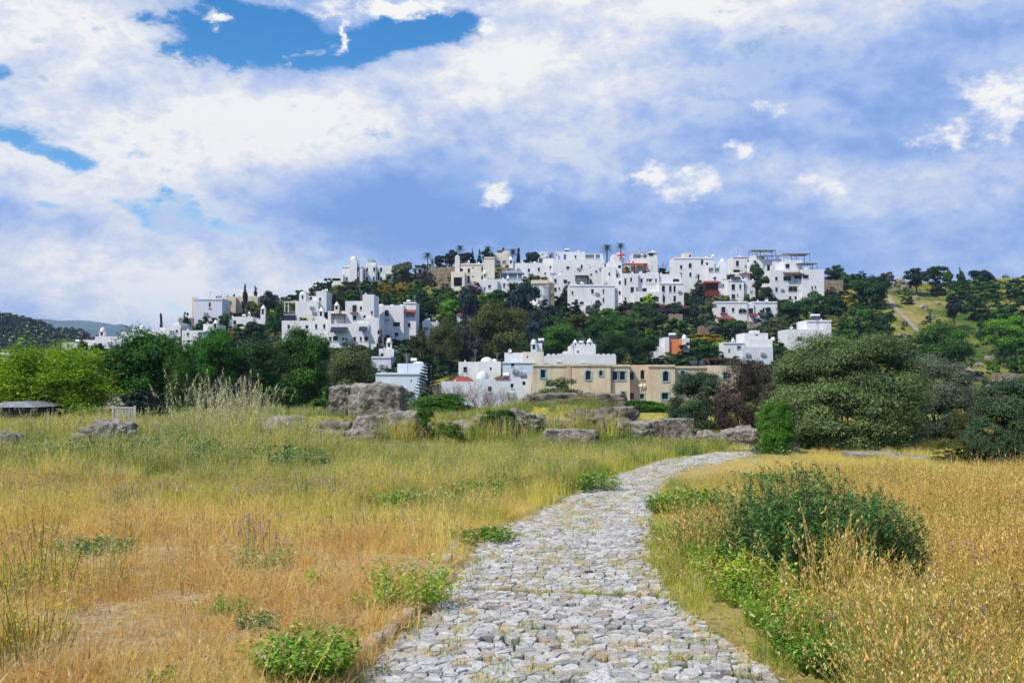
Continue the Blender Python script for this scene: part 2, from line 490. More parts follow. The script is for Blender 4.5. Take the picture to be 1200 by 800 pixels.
def child(name, me, m, parent, loc=(0, 0, 0), rot=(0, 0, 0), scale=(1, 1, 1)):
    if m is not None and not me.materials: me.materials.append(m)
    o = bpy.data.objects.new(name, me); link(o, parent)
    o.location = loc; o.rotation_euler = rot; o.scale = scale
    if m is not None:
        o.material_slots[0].link = 'OBJECT'; o.material_slots[0].material = m
    return o

_vi = [0]
def plant(kind, x0, x1, yt, yb, m, label, name=None, cat='tree', group=None, Y=None, trunk=None, bot=0.0, deep=None, y0=60.0):
    """a tree or shrub seen in the photo between x0..x1 and yt..yb, standing where the ray through its foot meets the ground"""
    xm = (x0 + x1) / 2
    base = hit(xm, yb, y0) if Y is None else None
    if Y is not None:
        p = at(xm, yb, Y); base = Vector((p.x, Y, gz1(p.x, Y)))
    s = base.y / F
    W = (x1 - x0) * s
    topz = at(xm, yt, base.y).z
    H = topz - base.z
    _vi[0] += 1; rz = _vi[0] * 2.39996
    name = name or {'bush': 'shrub', 'column': 'cypress_tree', 'cone': 'conifer_tree', 'palm': 'palm_tree', 'umbrella': 'pine_tree', 'norfolk': 'conifer_tree'}.get(kind, 'tree')
    me = PRO[kind][_vi[0] % len(PRO[kind])]
    D = W if deep is None else deep
    if kind == 'bush':
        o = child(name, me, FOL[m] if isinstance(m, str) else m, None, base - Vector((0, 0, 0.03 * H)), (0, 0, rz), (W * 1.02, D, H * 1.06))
        return tag(o, label, cat if cat != 'tree' else 'shrub', group)
    root = empty(name, base); root.rotation_euler = (0, 0, rz)
    tag(root, label, cat, group)
    if kind == 'palm':
        child('crown', me, FOL[m], root, (0, 0, H - W * 0.35), (0, 0, 0), (W, W, W))
        child('trunk', TRK['palm'][0], None, root, (0, 0, 0), (0, 0, 0), (H * .7, H * .7, H - W * 0.35))
        return root
    if kind == 'umbrella' and trunk is None: trunk = 'umb'
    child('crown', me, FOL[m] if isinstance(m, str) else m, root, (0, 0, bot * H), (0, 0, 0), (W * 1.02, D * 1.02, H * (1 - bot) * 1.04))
    tk = trunk or ('pole' if kind in ('column', 'cone', 'norfolk') else 'tree')
    t = TRK[tk][_vi[0] % len(TRK[tk])]
    child('trunk', t, None, root, (0, 0, 0), (0, 0, 0), (H, H, H * (0.93 if tk == 'pole' else 1.0)))
    return root

def bare_tree(x0, x1, yt, yb, label, Y=None, seed=1, name='bare_shrub', cat='shrub', m='twig', density=9, y0=60.0):
    xm = (x0 + x1) / 2
    base = hit(xm, yb, y0) if Y is None else Vector((at(xm, yb, Y).x, Y, gz1(at(xm, yb, Y).x, Y)))
    s = base.y / F; W = (x1 - x0) * s; H = at(xm, yt, base.y).z - base.z
    rng = random.Random(seed); b = MB(); r0 = max(0.012, H * 0.014)
    def grow(p, d, ln, r, lv):
        q = p + d * ln * .5 + Vector((rng.uniform(-.1, .1), rng.uniform(-.1, .1), 0)) * ln
        e = p + d * ln
        b.tube([p, q, e], [r, r * .8, r * .6], 5 if lv < 2 else 3, cap=False)
        if lv >= 4: return
        for i in range(3 if lv else 2):
            nd = (d + Vector((rng.uniform(-.75, .75), rng.uniform(-.75, .75), rng.uniform(-.1, .45)))).normalized()
            grow(e if i else q, nd, ln * rng.uniform(.6, .8), r * .6, lv + 1)
    for i in range(density):
        a = rng.uniform(0, 6.28); rr = rng.random() ** .5 * W * .32
        d = Vector((math.cos(a) * .45, math.sin(a) * .45, 1)).normalized()
        grow(Vector((math.cos(a) * rr, math.sin(a) * rr * .6, -0.05)), d, H * rng.uniform(.24, .33), r0, 0)
    o = b.build(name, M[m]); o.location = base
    return tag(o, label, cat)

# ------------------------------------------------------------------ rocks
def rock_mat():
    m, nt, out = nodes_of('weathered_rock')
    P = pos(nt)
    n1 = noise(nt, P, 1.8, 8, 0.65); n2 = noise(nt, P, 9, 8, 0.7); n3 = noise(nt, P, 4.5, 6, 0.6, 0.6)
    c = ramp(nt, n1.outputs[0], [(0.30, (0.080, 0.070, 0.054)), (0.45, (0.25, 0.225, 0.18)), (0.62, (0.52, 0.48, 0.40))])
    c = mix(nt, ramp(nt, n2.outputs[0], [(0.52, (0, 0, 0)), (0.60, (0.75, 0.75, 0.75))]), c, (0.050, 0.044, 0.036))
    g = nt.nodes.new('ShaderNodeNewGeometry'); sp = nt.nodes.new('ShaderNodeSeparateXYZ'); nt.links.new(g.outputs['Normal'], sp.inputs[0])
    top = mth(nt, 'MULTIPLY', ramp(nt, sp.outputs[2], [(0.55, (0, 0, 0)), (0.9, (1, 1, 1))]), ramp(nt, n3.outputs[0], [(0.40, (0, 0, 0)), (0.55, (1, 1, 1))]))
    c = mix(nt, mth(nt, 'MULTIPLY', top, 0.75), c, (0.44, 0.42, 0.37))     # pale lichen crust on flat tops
    v = nt.nodes.new('ShaderNodeTexVoronoi'); v.inputs['Scale'].default_value = 3.2; v.feature = 'DISTANCE_TO_EDGE'
    nt.links.new(noise(nt, P, 3, 3).outputs['Color'], v.inputs['Vector']) if False else nt.links.new(P, v.inputs['Vector'])
    h = mth(nt, 'ADD', mth(nt, 'MULTIPLY', n2.outputs[0], 1.0), mth(nt, 'MULTIPLY', n3.outputs[0], 0.8))
    c = mixmul(nt, 1.0, c, ramp(nt, v.outputs['Distance'], [(0.0, (.45, .42, .40)), (0.035, (1, 1, 1))]))
    finish(nt, out, c, 0.95, h, 1.0, 0.14, 0.15)
    return m
M['rock'] = rock_mat()
M['darkrock'] = simple('dark_rubble_stone', (0.050, 0.043, 0.034), (0.27, 0.235, 0.19), 2.5, 0.95, 1.0, 0.15, 0.0, 9)

def rock(x0, x1, yt, yb, label, seed, Y=None, depth=None, blocky=0.6, tilt=0.0, rz=0.0, m='rock', name='boulder', cat='rock', rough=0.12, y0=10.0, group=None):
    xm = (x0 + x1) / 2
    base = hit(xm, yb, y0) if Y is None else Vector((at(xm, yb, Y).x, Y, gz1(at(xm, yb, Y).x, Y)))
    s = base.y / F; W = (x1 - x0) * s; H = at(xm, yt, base.y).z - base.z
    D = depth or min(max(W * .6, H), 1.8)
    bm = bmesh.new(); bmesh.ops.create_cube(bm, size=2.0)
    bmesh.ops.subdivide_edges(bm, edges=bm.edges[:], cuts=19, use_grid_fill=True)
    sd = Vector((seed * 13.7, seed * 3.1, seed * 7.3))
    for v in bm.verts:
        c = v.co.copy(); n = c.normalized()
        p = n * 1.28 * (1 - blocky) + c * blocky
        q = Vector((p.x * W / 2, p.y * D / 2, p.z * H / 2))
        mn = min(W, H, D)
        d = mnoise.fractal(q * 1.1 / max(mn, .3) + sd, 0.8, 2.1, 6) * rough * mn * 1.6
        d += abs(mnoise.noise(q * 2.6 / max(mn, .3) + sd)) * rough * mn * -0.9
        d += (mnoise.fractal(q * 6.0 / max(mn, .3) + sd * 2, 0.6, 2.2, 4)) * rough * mn * .45
        ck = abs(mnoise.noise(Vector((q.x * 1.6, q.y * 1.6, q.z * .7)) / max(mn, .3) + sd * 3))
        d -= max(0, .06 - ck) / .06 * .07 * mn
        q = q + Vector((n.x, n.y, n.z)) * d
        q.z += tilt * q.x
        v.co = q
    zmin = -H / 2; zmax = max(v.co.z for v in bm.verts)
    for v in bm.verts:
        v.co.z = (v.co.z - zmin) * H / (zmax - zmin) - 0.06 * H
        if v.co.z < 0.15 * H: v.co.z -= 0.25
    me = bpy.data.meshes.new(name); bm.to_mesh(me); bm.free()
    me.polygons.foreach_set('use_smooth', np.ones(len(me.polygons), dtype=bool))
    me.materials.append(M[m])
    o = link(bpy.data.objects.new(name, me)); o.location = base + Vector((0, D * .3, 0)); o.rotation_euler = (0, 0, rz)
    return tag(o, label, cat, group)
# ------------------------------------------------------------------ houses
def front_grid(b, x0, x1, z0, z1, y, holes):
    """front wall facing -y with rectangular window holes and their reveals; holes (hx0,hx1,hz0,hz1,depth)"""
    xs = sorted({x0, x1, *[h[0] for h in holes], *[h[1] for h in holes]})
    zs = sorted({z0, z1, *[h[2] for h in holes], *[h[3] for h in holes]})
    for xa, xb in zip(xs, xs[1:]):
        for za, zb in zip(zs, zs[1:]):
            cx, cz = (xa + xb) / 2, (za + zb) / 2
            if any(h[0] < cx < h[1] and h[2] < cz < h[3] for h in holes): continue
            b.poly([(xa, y, za), (xb, y, za), (xb, y, zb), (xa, y, zb)])
    for hx0, hx1, hz0, hz1, dp in holes:
        b.poly([(hx0, y, hz0), (hx0, y, hz1), (hx0, y + dp, hz1), (hx0, y + dp, hz0)])
        b.poly([(hx1, y, hz1), (hx1, y, hz0), (hx1, y + dp, hz0), (hx1, y + dp, hz1)])
        b.poly([(hx0, y, hz1), (hx1, y, hz1), (hx1, y + dp, hz1), (hx0, y + dp, hz1)])
        b.poly([(hx1, y, hz0), (hx0, y, hz0), (hx0, y + dp, hz0), (hx1, y + dp, hz0)])
        b.poly([(hx0, y + dp, hz0), (hx1, y + dp, hz0), (hx1, y + dp, hz1), (hx0, y + dp, hz1)])

def wall_block(b, x0, x1, z0, z1, y0, y1, holes, parapet=0.45):
    front_grid(b, x0, x1, z0, z1, y0, holes)
    b.poly([(x1, y0, z0), (x1, y1, z0), (x1, y1, z1), (x1, y0, z1)])
    b.poly([(x1, y1, z0), (x0, y1, z0), (x0, y1, z1), (x1, y1, z1)])
    b.poly([(x0, y1, z0), (x0, y0, z0), (x0, y0, z1), (x0, y1, z1)])
    t = min(0.22, (x1 - x0) * .2, (y1 - y0) * .2)
    o = [(x0, y0), (x1, y0), (x1, y1), (x0, y1)]; i = [(x0 + t, y0 + t), (x1 - t, y0 + t), (x1 - t, y1 - t), (x0 + t, y1 - t)]
    p = min(parapet, (z1 - z0) * .3)
    for k in range(4):
        n = (k + 1) % 4
        b.poly([(*o[k], z1), (*o[n], z1), (*i[n], z1), (*i[k], z1)])
        b.poly([(*i[k], z1), (*i[n], z1), (*i[n], z1 - p), (*i[k], z1 - p)])
    b.poly([(*q, z1 - p) for q in i])

def cyl_block(b, cx, cy, r, z0, z1, n=20):
    b.lathe(cx, cy, [(r, z0), (r, z1), (r - .2, z1), (r - .2, z1 - .3)], n)

def arc_pts(cx, z, r, y, n=10, a0=0.0, a1=math.pi, sz=1.0):
    return [(cx + r * math.cos(a0 + (a1 - a0) * k / n), y, z + r * sz * math.sin(a0 + (a1 - a0) * k / n)) for k in range(n + 1)]

def house(label, blocks, wins=(), extras=(), Y=None, base=None, m='white', yaw=0.0, name='white_house', cat='house', group=None, fr='frame', deep=7.0, parapet=0.4):
    X0 = min(b[0] for b in blocks); X1 = max(b[1] for b in blocks); YB = max(b[3] for b in blocks)
    xm = (X0 + X1) / 2
    p0 = hit(base[0] if base else xm, base[1] if base else YB, 60.0) if Y is None else None
    Yd = Y if Y is not None else p0.y
    org = at(xm, YB, Yd)
    s = (org - Vector((0, 0, CAM_H))).length / Vector(((xm - 600) / F, 1, 0)).length / F * 1.0
    s = Yd / F
    root = empty(name, org, yaw); tag(root, label, cat, group)
    lx = lambda px: (px - xm) * s
    lz = lambda py: (YB - py) * s
    ground = gz1(org.x, org.y) - org.z
    foot = min(0.0, ground) - 3.5
    B = []
    for k, bl in enumerate(blocks):
        x0, x1, yt, yb, d = bl[:5]
        dep = bl[5] if len(bl) > 5 and bl[5] else deep
        kind = bl[6] if len(bl) > 6 else 'box'
        mm = bl[7] if len(bl) > 7 else m
        e = 0.006 * k
        z0 = foot - e if (yb >= YB - 1.5) else lz(yb) - 0.05 - e
        B.append([lx(x0) + e, lx(x1) - e, z0, lz(yt) - e * .5, d + e, d + e + dep, kind, mm, []])
    W = []
    for w in wins:
        cx, cy, ww, hh = w[:4]; kd = w[4] if len(w) > 4 else 'w'
        x, z = lx(cx), lz(cy)
        best = None
        for q in B:
            if q[0] + .05 < x < q[1] - .05 and q[2] < z < q[3] and (best is None or q[4] < best[4]): best = q
        if best is None:
            print('window off wall', label, w); continue
        hw = ww * s / 2 * 1.14; hh2 = hh * s / 2 * 1.06
        x = min(max(x, best[0] + hw + .08), best[1] - hw - .08); zt = min(z + hh2, best[3] - .12)
        hole = (x - hw, x + hw, z - hh2, zt, 1.2 if kd == 'v' else 0.26)
        if best[6] == 'box':
            ok = all(hole[1] <= h[0] or hole[0] >= h[1] or hole[3] <= h[2] or hole[2] >= h[3] for h in best[8])
            if not ok: print('window overlap', label, w); continue
            best[8].append(hole)
        W.append((hole, best, kd))
    mats = {}
    for q in B:
        b = mats.setdefault(q[7], MB())
        if q[6] == 'cyl':
            r = (q[1] - q[0]) / 2
            cyl_block(b, (q[0] + q[1]) / 2, q[4] + r, r, q[2], q[3])
        else:
            wall_block(b, *q[:6], q[8], parapet)
    for hole, q, kd in W:
        if kd in ('a', 'ta'):                 # arched head: fill the two spandrels flush with the wall
            hx0, hx1, hz0, hz1, dp = hole
            r = (hx1 - hx0) / 2; c = (hx0 + hx1) / 2; zs_ = hz1 - min(r, (hz1 - hz0) * .5)
            szz = (hz1 - zs_) / r
            y = q[4] + 0.0
            b = mats[q[7]]
            R = arc_pts(c, zs_, r, y, 6, 0, math.pi / 2, szz); L = arc_pts(c, zs_, r, y, 6, math.pi / 2, math.pi, szz)
            for k in range(6):
                b.poly([R[k], (hx1, y, hz1), R[k + 1]]); b.poly([L[k], L[k + 1], (hx0, y, hz1)][::-1])
    for mm, b in mats.items():
        b.build('wall', M[mm], root)
    for hole, q, kd in W:
        hx0, hx1, hz0, hz1, dp = hole; y = q[4]; t = min(.055, (hx1 - hx0) * .09)
        if q[6] == 'cyl': y += 0.02
        if kd == 'v': 
            b = MB(); b.box(hx0, hx1, y + dp - .05, y + dp - .01, hz0, hz1); b.build('void_shade', M['glass'], root); continue  # dark sheet set back in the opening, stands in for shade inside the void
        if kd == 's':
            b = MB(); b.box(hx0, hx1, y + .14, y + .18, hz0, hz1); b.build('window', M['glass'], root); continue
        b = MB(); yy = y + .10 if q[6] != 'cyl' else y - .06
        fm = {'r': 'frame_brown', 'blue': 'blue', 'd': 'frame_brown'}.get(kd, fr)
        b.box(hx0, hx0 + t, yy, yy + .07, hz0, hz1); b.box(hx1 - t, hx1, yy, yy + .07, hz0, hz1)
        b.box(hx0 + t, hx1 - t, yy, yy + .07, hz1 - t, hz1); b.box(hx0 + t, hx1 - t, yy, yy + .07, hz0, hz0 + t)
        nm = max(1, int(round((hx1 - hx0) / 1.1)))
        for k in range(1, nm):
            xx = hx0 + (hx1 - hx0) * k / nm; b.box(xx - .025, xx + .025, yy + .005, yy + .06, hz0 + t, hz1 - t)
        if kd == 'd' or kd == 'blue':
            b.box(hx0 + t, hx1 - t, yy + .02, yy + .06, hz0 + t, hz1 - t)
            w = b.build('door' , M[fm], root)
            continue
        w = b.build('window', M[fm], root)
        b = MB(); b.box(hx0 + t, hx1 - t, yy + .03, yy + .05, hz0 + t, hz1 - t)
        b.build('pane', M['glass_sky'] if kd == 'g' else M['glass'], w)
        b = MB(); b.box(hx0 - .06, hx1 + .06, y - .10, y + .09, hz0 - .09, hz0 - .005); b.build('sill', M[q[7]] if kd not in ('t', 'ta') else M['turq'], w)
        if kd in ('t', 'ta'):
            b = MB(); u = .17; r = (hx1 - hx0) / 2; c = (hx0 + hx1) / 2
            top = hz1 - r * .9 if kd == 'ta' else hz1
            b.box(hx0 - u, hx0, y - .05, y + .06, hz0 - .05, top); b.box(hx1, hx1 + u, y - .05, y + .06, hz0 - .05, top)
            if kd == 't': b.box(hx0 - u, hx1 + u, y - .053, y + .06, hz1, hz1 + u)
            else:
                A1 = arc_pts(c, top, r, y - .05, 8, 0, math.pi, .9); A2 = arc_pts(c, top, r + u, y - .05, 8, 0, math.pi, .95)
                for k in range(8):
                    b.poly([A1[k], A2[k], A2[k + 1], A1[k + 1]])
                    o = [(p[0], p[1] + .11, p[2]) for p in (A2[k], A2[k + 1])]
                    b.poly([A2[k], o[0], o[1], A2[k + 1]])
            b.build('surround', M['turq'], w)
        if kd == 'b' or kd == 'rb':
            b = MB(); z = hz0 - .05
            b.box(hx0 - .35, hx1 + .35, y - .7, y - .003, z - .14, z - .02)
            b.box(hx0 - .35, hx1 + .35, y - .7, y - .66, z + .75, z + .8)
            n = max(4, int((hx1 - hx0 + .7) / .16))
            for k in range(n + 1):
                xx = hx0 - .33 + (hx1 - hx0 + .66) * k / n
                b.box(xx - .015, xx + .015, y - .69, y - .67, z - .02, z + .75)
            b.build('balcony', M['redwood'] if kd == 'rb' else M['metal'], root)
    rg = random.Random(int(X0 * 7 + X1))
    extras = list(extras)
    if m in ('white', 'cream', 'grey_white', 'blue_white') and cat == 'house' and X1 - X0 > 13:
        tops = sorted([bl for bl in blocks if bl[1] - bl[0] > 8 and (len(bl) < 7 or bl[6] == 'box')], key=lambda q: q[2])
        for q in tops[:2]:
            if rg.random() < .55 and not any(e[0] == 'tank' for e in extras): extras.append(('tank', q[0] + (q[1] - q[0]) * rg.uniform(.25, .75), q[2], 4.6 * 230 / Yd * .8, q[4] + 2.6))
            if rg.random() < .8: extras.append(('aerial', q[0] + (q[1] - q[0]) * rg.uniform(.15, .85), q[2], rg.uniform(1.6, 2.6), q[4] + 1.2))
            if rg.random() < .5: extras.append(('dish', q[0] + (q[1] - q[0]) * rg.uniform(.15, .85), q[2] - 1.2, 2.2, q[4] + .4))
        q = max(B, key=lambda t: (t[1] - t[0]) * (t[3] - max(t[2], 0)))
        for i in range(2):
            ax = rg.uniform(q[0] + .8, q[1] - .8); az_ = rg.uniform(max(q[2], 0) + 1.5, q[3] - 1.2) if q[3] - max(q[2], 0) > 3 else None
            if az_ and all(abs((h[0] + h[1]) / 2 - ax) > (h[1] - h[0]) / 2 + .6 or abs((h[2] + h[3]) / 2 - az_) > (h[3] - h[2]) / 2 + .5 for h in q[8]):
                b = MB(); b.box(ax - .42, ax + .42, q[4] - .32, q[4] - .004, az_ - .28, az_ + .28); u = b.build('air_conditioner', M['frame'], root)
                b = MB(); b.lathe(0, 0, [(.2, 0), (.2, .02)], 12); g_ = b.build('fan_grille', M['metal'], u); g_.location = (ax - .1, q[4] - .322, az_); g_.rotation_euler = (math.pi / 2, 0, 0)
    for e in extras:
        k = e[0]
        if k == 'chimney':
            _, x, yb, yt, w, d = e[:6]; kind = e[6] if len(e) > 6 else 'cone'; mm = e[7] if len(e) > 7 else m
            r = w * s / 2; z0 = lz(yb) - .5; z1 = lz(yt); hd = (z1 - z0); cap = min(hd * .3, r * 1.6)
            b = MB(); X = lx(x)
            b.box(X - r, X + r, d, d + 2 * r, z0, z1 - cap)
            b.box(X - r * 1.2, X + r * 1.2, d - r * .2, d + r * 2.2, z1 - cap - .12, z1 - cap)
            if kind == 'dome':
                b.lathe(X, d + r, [(r * 1.05 * math.cos(a), z1 - cap + cap * math.sin(a)) for a in (0, .3, .6, .9, 1.2, 1.5)], 12)
            else:
                b.lathe(X, d + r, [(r * 1.15, z1 - cap), (r * .75, z1 - cap * .55), (r * .12, z1)], 4 if kind == 'pyr' else 12)
            c = b.build('chimney', M[mm], root)
            b = MB(); b.box(X - r * .45, X + r * .45, d - .012, d + .05, z1 - cap - .12 - hd * .28, z1 - cap - .2)
            b.build('vent', M['glass'], c)
        elif k == 'dome':
            _, x, yb, w, h, d = e[:6]; mm = e[6] if len(e) > 6 else m
            r = w * s / 2; H = h * s; b = MB()
            b.lathe(lx(x), d + r, [(r, lz(yb) - .3)] + [(r * math.cos(a), lz(yb) + H * math.sin(a)) for a in (0, .25, .5, .75, 1, 1.25, 1.45)], 18)
            b.build('dome', M[mm], root, True)
        elif k in ('pergola', 'awning', 'pavilion'):
            _, x0, x1, yt, yb, d, dep, mm = e
            b = MB(); z1 = lz(yt); z0 = lz(yb); a, c = lx(x0), lx(x1)
            if k == 'awning':
                b.poly([(a, d, z1), (c, d, z1), (c, d - dep, z0), (a, d - dep, z0)]); b.poly([(a, d - dep, z0), (c, d - dep, z0), (c, d - dep, z0 - .18), (a, d - dep, z0 - .18)])
                b.poly([(a, d, z1 - .05), (c, d, z1 - .05), (c, d - dep, z0 - .05), (a, d - dep, z0 - .05)][::-1])
                b.build('awning', M[mm], root)
            else:
                th = .16
                b.box(a - .15, c + .15, d - .15, d + dep + .15, z1 - th, z1)
                if k == 'pergola':
                    n = int((c - a) / .5)
                    for j in range(n): b.box(a + j * .5, a + j * .5 + .1, d - .4, d + dep + .3, z1 + .003, z1 + .1)
                g = b.build('pergola' if k == 'pergola' else 'roof_canopy', M[mm], root)
                n = max(2, int((c - a) / 2.6) + 1)
                for j in range(n):
                    xx = a + (c - a) * j / (n - 1)
                    for yy in (d, d + dep):
                        b = MB(); b.box(xx - .08, xx + .08, yy - .08, yy + .08, z0 - .3, z1 - th + .002); b.build('post', M[mm], g)
        elif k == 'box':
            _, nm, x0, x1, yt, yb, d, dep, mm = e
            b = MB(); b.box(lx(x0), lx(x1), d, d + dep, lz(yb), lz(yt)); b.build(nm, M[mm], root)
        elif k == 'slope':                      # small pitched roof
            _, x0, x1, yt, yb, d, dep, mm = e
            a, c, z0, z1 = lx(x0), lx(x1), lz(yb), lz(yt); b = MB(); i = min((c - a) * .25, dep * .4)
            A = [(a - .3, d - .3, z0), (c + .3, d - .3, z0), (c + .3, d + dep + .3, z0), (a - .3, d + dep + .3, z0)]
            T = [(a + i, d + i, z1), (c - i, d + i, z1), (c - i, d + dep - i, z1), (a + i, d + dep - i, z1)]
            for j in range(4): b.poly([A[j], A[(j + 1) % 4], T[(j + 1) % 4], T[j]])
            b.poly(T); b.poly(A[::-1]); b.build('roof', M[mm], root)
        elif k == 'tank':                       # roof solar water heater
            _, x, y, w, d = e
            X, z, r = lx(x), lz(y), w * s
            b = MB(); b.poly([(X - r * .45, d, z), (X + r * .45, d, z), (X + r * .45, d + r * .9, z + r * .55), (X - r * .45, d + r * .9, z + r * .55)])
            b.poly([(X - r * .45, d, z - .06), (X - r * .45, d + r * .9, z + r * .5), (X + r * .45, d + r * .9, z + r * .5), (X + r * .45, d, z - .06)])
            b.poly([(X - r * .45, d, z), (X - r * .45, d, z - .06), (X + r * .45, d, z - .06), (X + r * .45, d, z)])
            h = b.build('solar_heater', M['solar'], root)
            b = MB(); b.tube([(X - r * .5, d + r, z + r * .62), (X + r * .5, d + r, z + r * .62)], .27, 12); b.build('tank', M['tank'], h)
            for q in (-r * .4, r * .4):
                b = MB(); b.box(X + q - .03, X + q + .03, d + r * .95, d + r, z - .4, z + r * .5); b.build('stand', M['metal'], h)
        elif k == 'aerial':
            _, x, y, hh_, d = e
            b = MB(); X = lx(x); z = lz(y) - .4; b.tube([(X, d, z), (X, d, z + hh_)], .035, 5)
            for j in range(4): b.box(X - .45 + .08 * j, X + .45 - .08 * j, d - .015, d + .015, z + hh_ - .1 - j * .16, z + hh_ - .07 - j * .16)
            b.build('aerial', M['metal'], root)
        elif k == 'dish':
            _, x, y, w, d = e
            X, z, r = lx(x), lz(y), w * s / 2
            b = MB(); n = 14
            ring = [(X + r * math.cos(6.283 * j / n), d - .12, z + r * math.sin(6.283 * j / n)) for j in range(n)]
            for j in range(n): b.poly([ring[j], ring[(j + 1) % n], (X, d, z)])
            b.tube([(X, d + .01, z), (X, d + .05, z - r - .5)], .03, 6); b.build('satellite_dish', M['tank'], root)
        elif k == 'crenel':
            _, x0, x1, y, d, dep, sz = e[:7]; mm = e[7] if len(e) > 7 else m
            b = MB(); a, c = lx(x0), lx(x1); n = max(2, int((c - a) / (sz * 1.65))); z = lz(y) - .02
            for j in range(n):
                q = a + (c - a) * (j + .5) / n
                A = arc_pts(q, z, sz * .8, d + .005, 6)
                b.poly(A); b.poly([(p[0], p[1] + .24, p[2]) for p in A][::-1])
                for t in range(6): b.poly([A[t], A[t + 1], (A[t + 1][0], A[t + 1][1] + .24, A[t + 1][2]), (A[t][0], A[t][1] + .24, A[t][2])][::-1])
            b.build('parapet_battlement', M[mm], root)
        elif k == 'cornice':
            _, x0, x1, y, d = e[:5]; mm = e[5] if len(e) > 5 else m
            b = MB(); b.box(lx(x0) - .08, lx(x1) + .08, d - .14, d + .1, lz(y) - .13, lz(y) + .004); b.build('cornice', M[mm], root)
        elif k == 'rail':
            _, x0, x1, yt, yb, d, mm = e
            b = MB(); a, c, z0, z1 = lx(x0), lx(x1), lz(yb), lz(yt); n = max(3, int((c - a) / .45))
            b.box(a, c, d - .03, d + .03, z1 - .06, z1)
            for j in range(n + 1):
                q = a + (c - a) * j / n; b.box(q - .025, q + .025, d - .02, d + .02, z0 - .05, z1 - .055)
            b.build('railing', M[mm], root)
    return root
# ------------------------------------------------------------------ the town on the hill (photo pixel extents, depth from the hillside)
H = house
# --- far lower edge of the town, beyond the green trees
H('small white house with a slim square chimney below the wooded hill', [(93,121,398,413,1.5),(111,143,394,413,0),(135,151,388,400,3)],
  [(118,405,3,5),(138,406,3,5)], [('chimney',117.5,397,383,6,.6,'dome')], base=(118,413))
H('tiny white house half hidden above the light green tree', [(72,90,401,409,0)], [(80,405,3,3)], [], base=(80,409), fr='frame_brown')
H('small white gabled outbuilding seen through the light green tree', [(70,92,429,440,0)], [], [], Y=150)
H('low white house at the foot of the wooded hill by the picture edge', [(0,12,413,424,0)], [], [], base=(6,424))
H('pale building wall glimpsed between the light and dark green trees', [(121,146,441,475,0)], [(130,452,7,6)], [], Y=110, m='tan3')
H('white house with a domed chimney beside the lone cypress', [(158,177,392,404,0),(176,196,386,402,1.0),(183,190,383,392,2)], [(170,398,3,3),(187,394,5,3),(166,399,2,3)],
  [('chimney',163.5,394,380,6.5,.6,'dome')], base=(176,404))
H('white stepped house with brown downpipe right of the lone cypress', [(194,212,381,403,0),(198,206,377,386,2)], [(201.5,399,2.5,3.5),(207,388,2.5,3)],
  [('box','downpipe',211.6,213,384,403,-.08,.1,'frame_brown')], base=(203,403))
H('low white house with teal glazed porch under the tall blank block', [(213,251,387,410,0),(235,250,379,390,1.5)], [(220,391.5,2.5,3),(246.5,393,3.5,4,'blue'),(230,402,3,4),(221,400,3,3.5),(237,391.5,9,4.5,'g')],
  [('chimney',251,392,374,5,.4,'cone')], base=(232,410))
H('stone outbuilding beside the tall blank grey-white block', [(209,227,372.5,382,0)], [(216,377,3,3,'s')], [], base=(218,383), m='stonewall', name='stone_house')
H('tall blank grey-white block house with twin chimneys', [(224,228,348,383,.5,7,'box','beige'),(227,260,349.5,383,0)], [(245.5,357,2,5.5,'s'),(246,362,4,1.2,'s')],
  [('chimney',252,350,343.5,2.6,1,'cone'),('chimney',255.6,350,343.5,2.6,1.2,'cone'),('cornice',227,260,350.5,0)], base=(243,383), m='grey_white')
H('beige castle-like house with battlements behind the cypresses', [(261,276,348.5,368,0),(274,300,347.5,370,1.5)], [(270,355,2.5,4),(282,354,2.5,3),(290,354,2.5,3)],
  [('crenel',262,275,348.5,0,.24,.5),('crenel',276,299,347.5,1.5,.24,.5),('chimney',265,350,344,2.4,.6,'cone')], base=(281,372), m='beige', name='beige_house')
H('low white house with tall domed chimney under the cypresses', [(267,296,371,385,0),(294,314,374,388,1)], [(275,378,3,5,'s'),(300,380,2.5,3.5)],
  [('chimney',308,377,357,5.4,-.2,'cone'),('chimney',291,372,364.5,2.6,.5,'cone')], base=(290,388))
# --- hilltop villas, left
H('white domed villa stepping down the hilltop slope', [(388,402,321,334,0,6),(400,424,311,334,.8),(409,418,304,330,.2,3)], [(419,315,2,4),(419,326,2,4),(394,327.5,9,3,'v'),(406,326,2,3.5)],
  [('dome',413.5,304,8.4,4.5,.25),('cornice',400,424,312,.8)], base=(406,334))
H('white villa with a grey-green dome on the hilltop', [(427.5,440,310,331,0),(439,461,310.5,331,.9)], [(430,316,2.2,4.4),(439,315.5,2.2,4.5),(430,326.5,2.2,4.4),(438,326.5,2.2,4.4),(446,315.5,2.4,4.5),(446,326.5,2.4,4.4),(443,323,2,9,'s')],
  [('box','drum',428.5,439.5,306.5,310,1.2,2.4,'white'),('dome',434,306.8,11,4.6,1.2,'tealdome')], base=(444,331))
H('small grey garden pavilion with four openings below the hilltop dome villa', [(458,482,325.5,332,0,4)], [(462,328.6,2.4,4,'s'),(467,328.6,2.4,4,'s'),(472,328.6,2.4,4,'s'),(477,328.6,2.4,4,'s')], [], base=(470,332), m='stonewall', name='garden_pavilion', cat='pavilion')
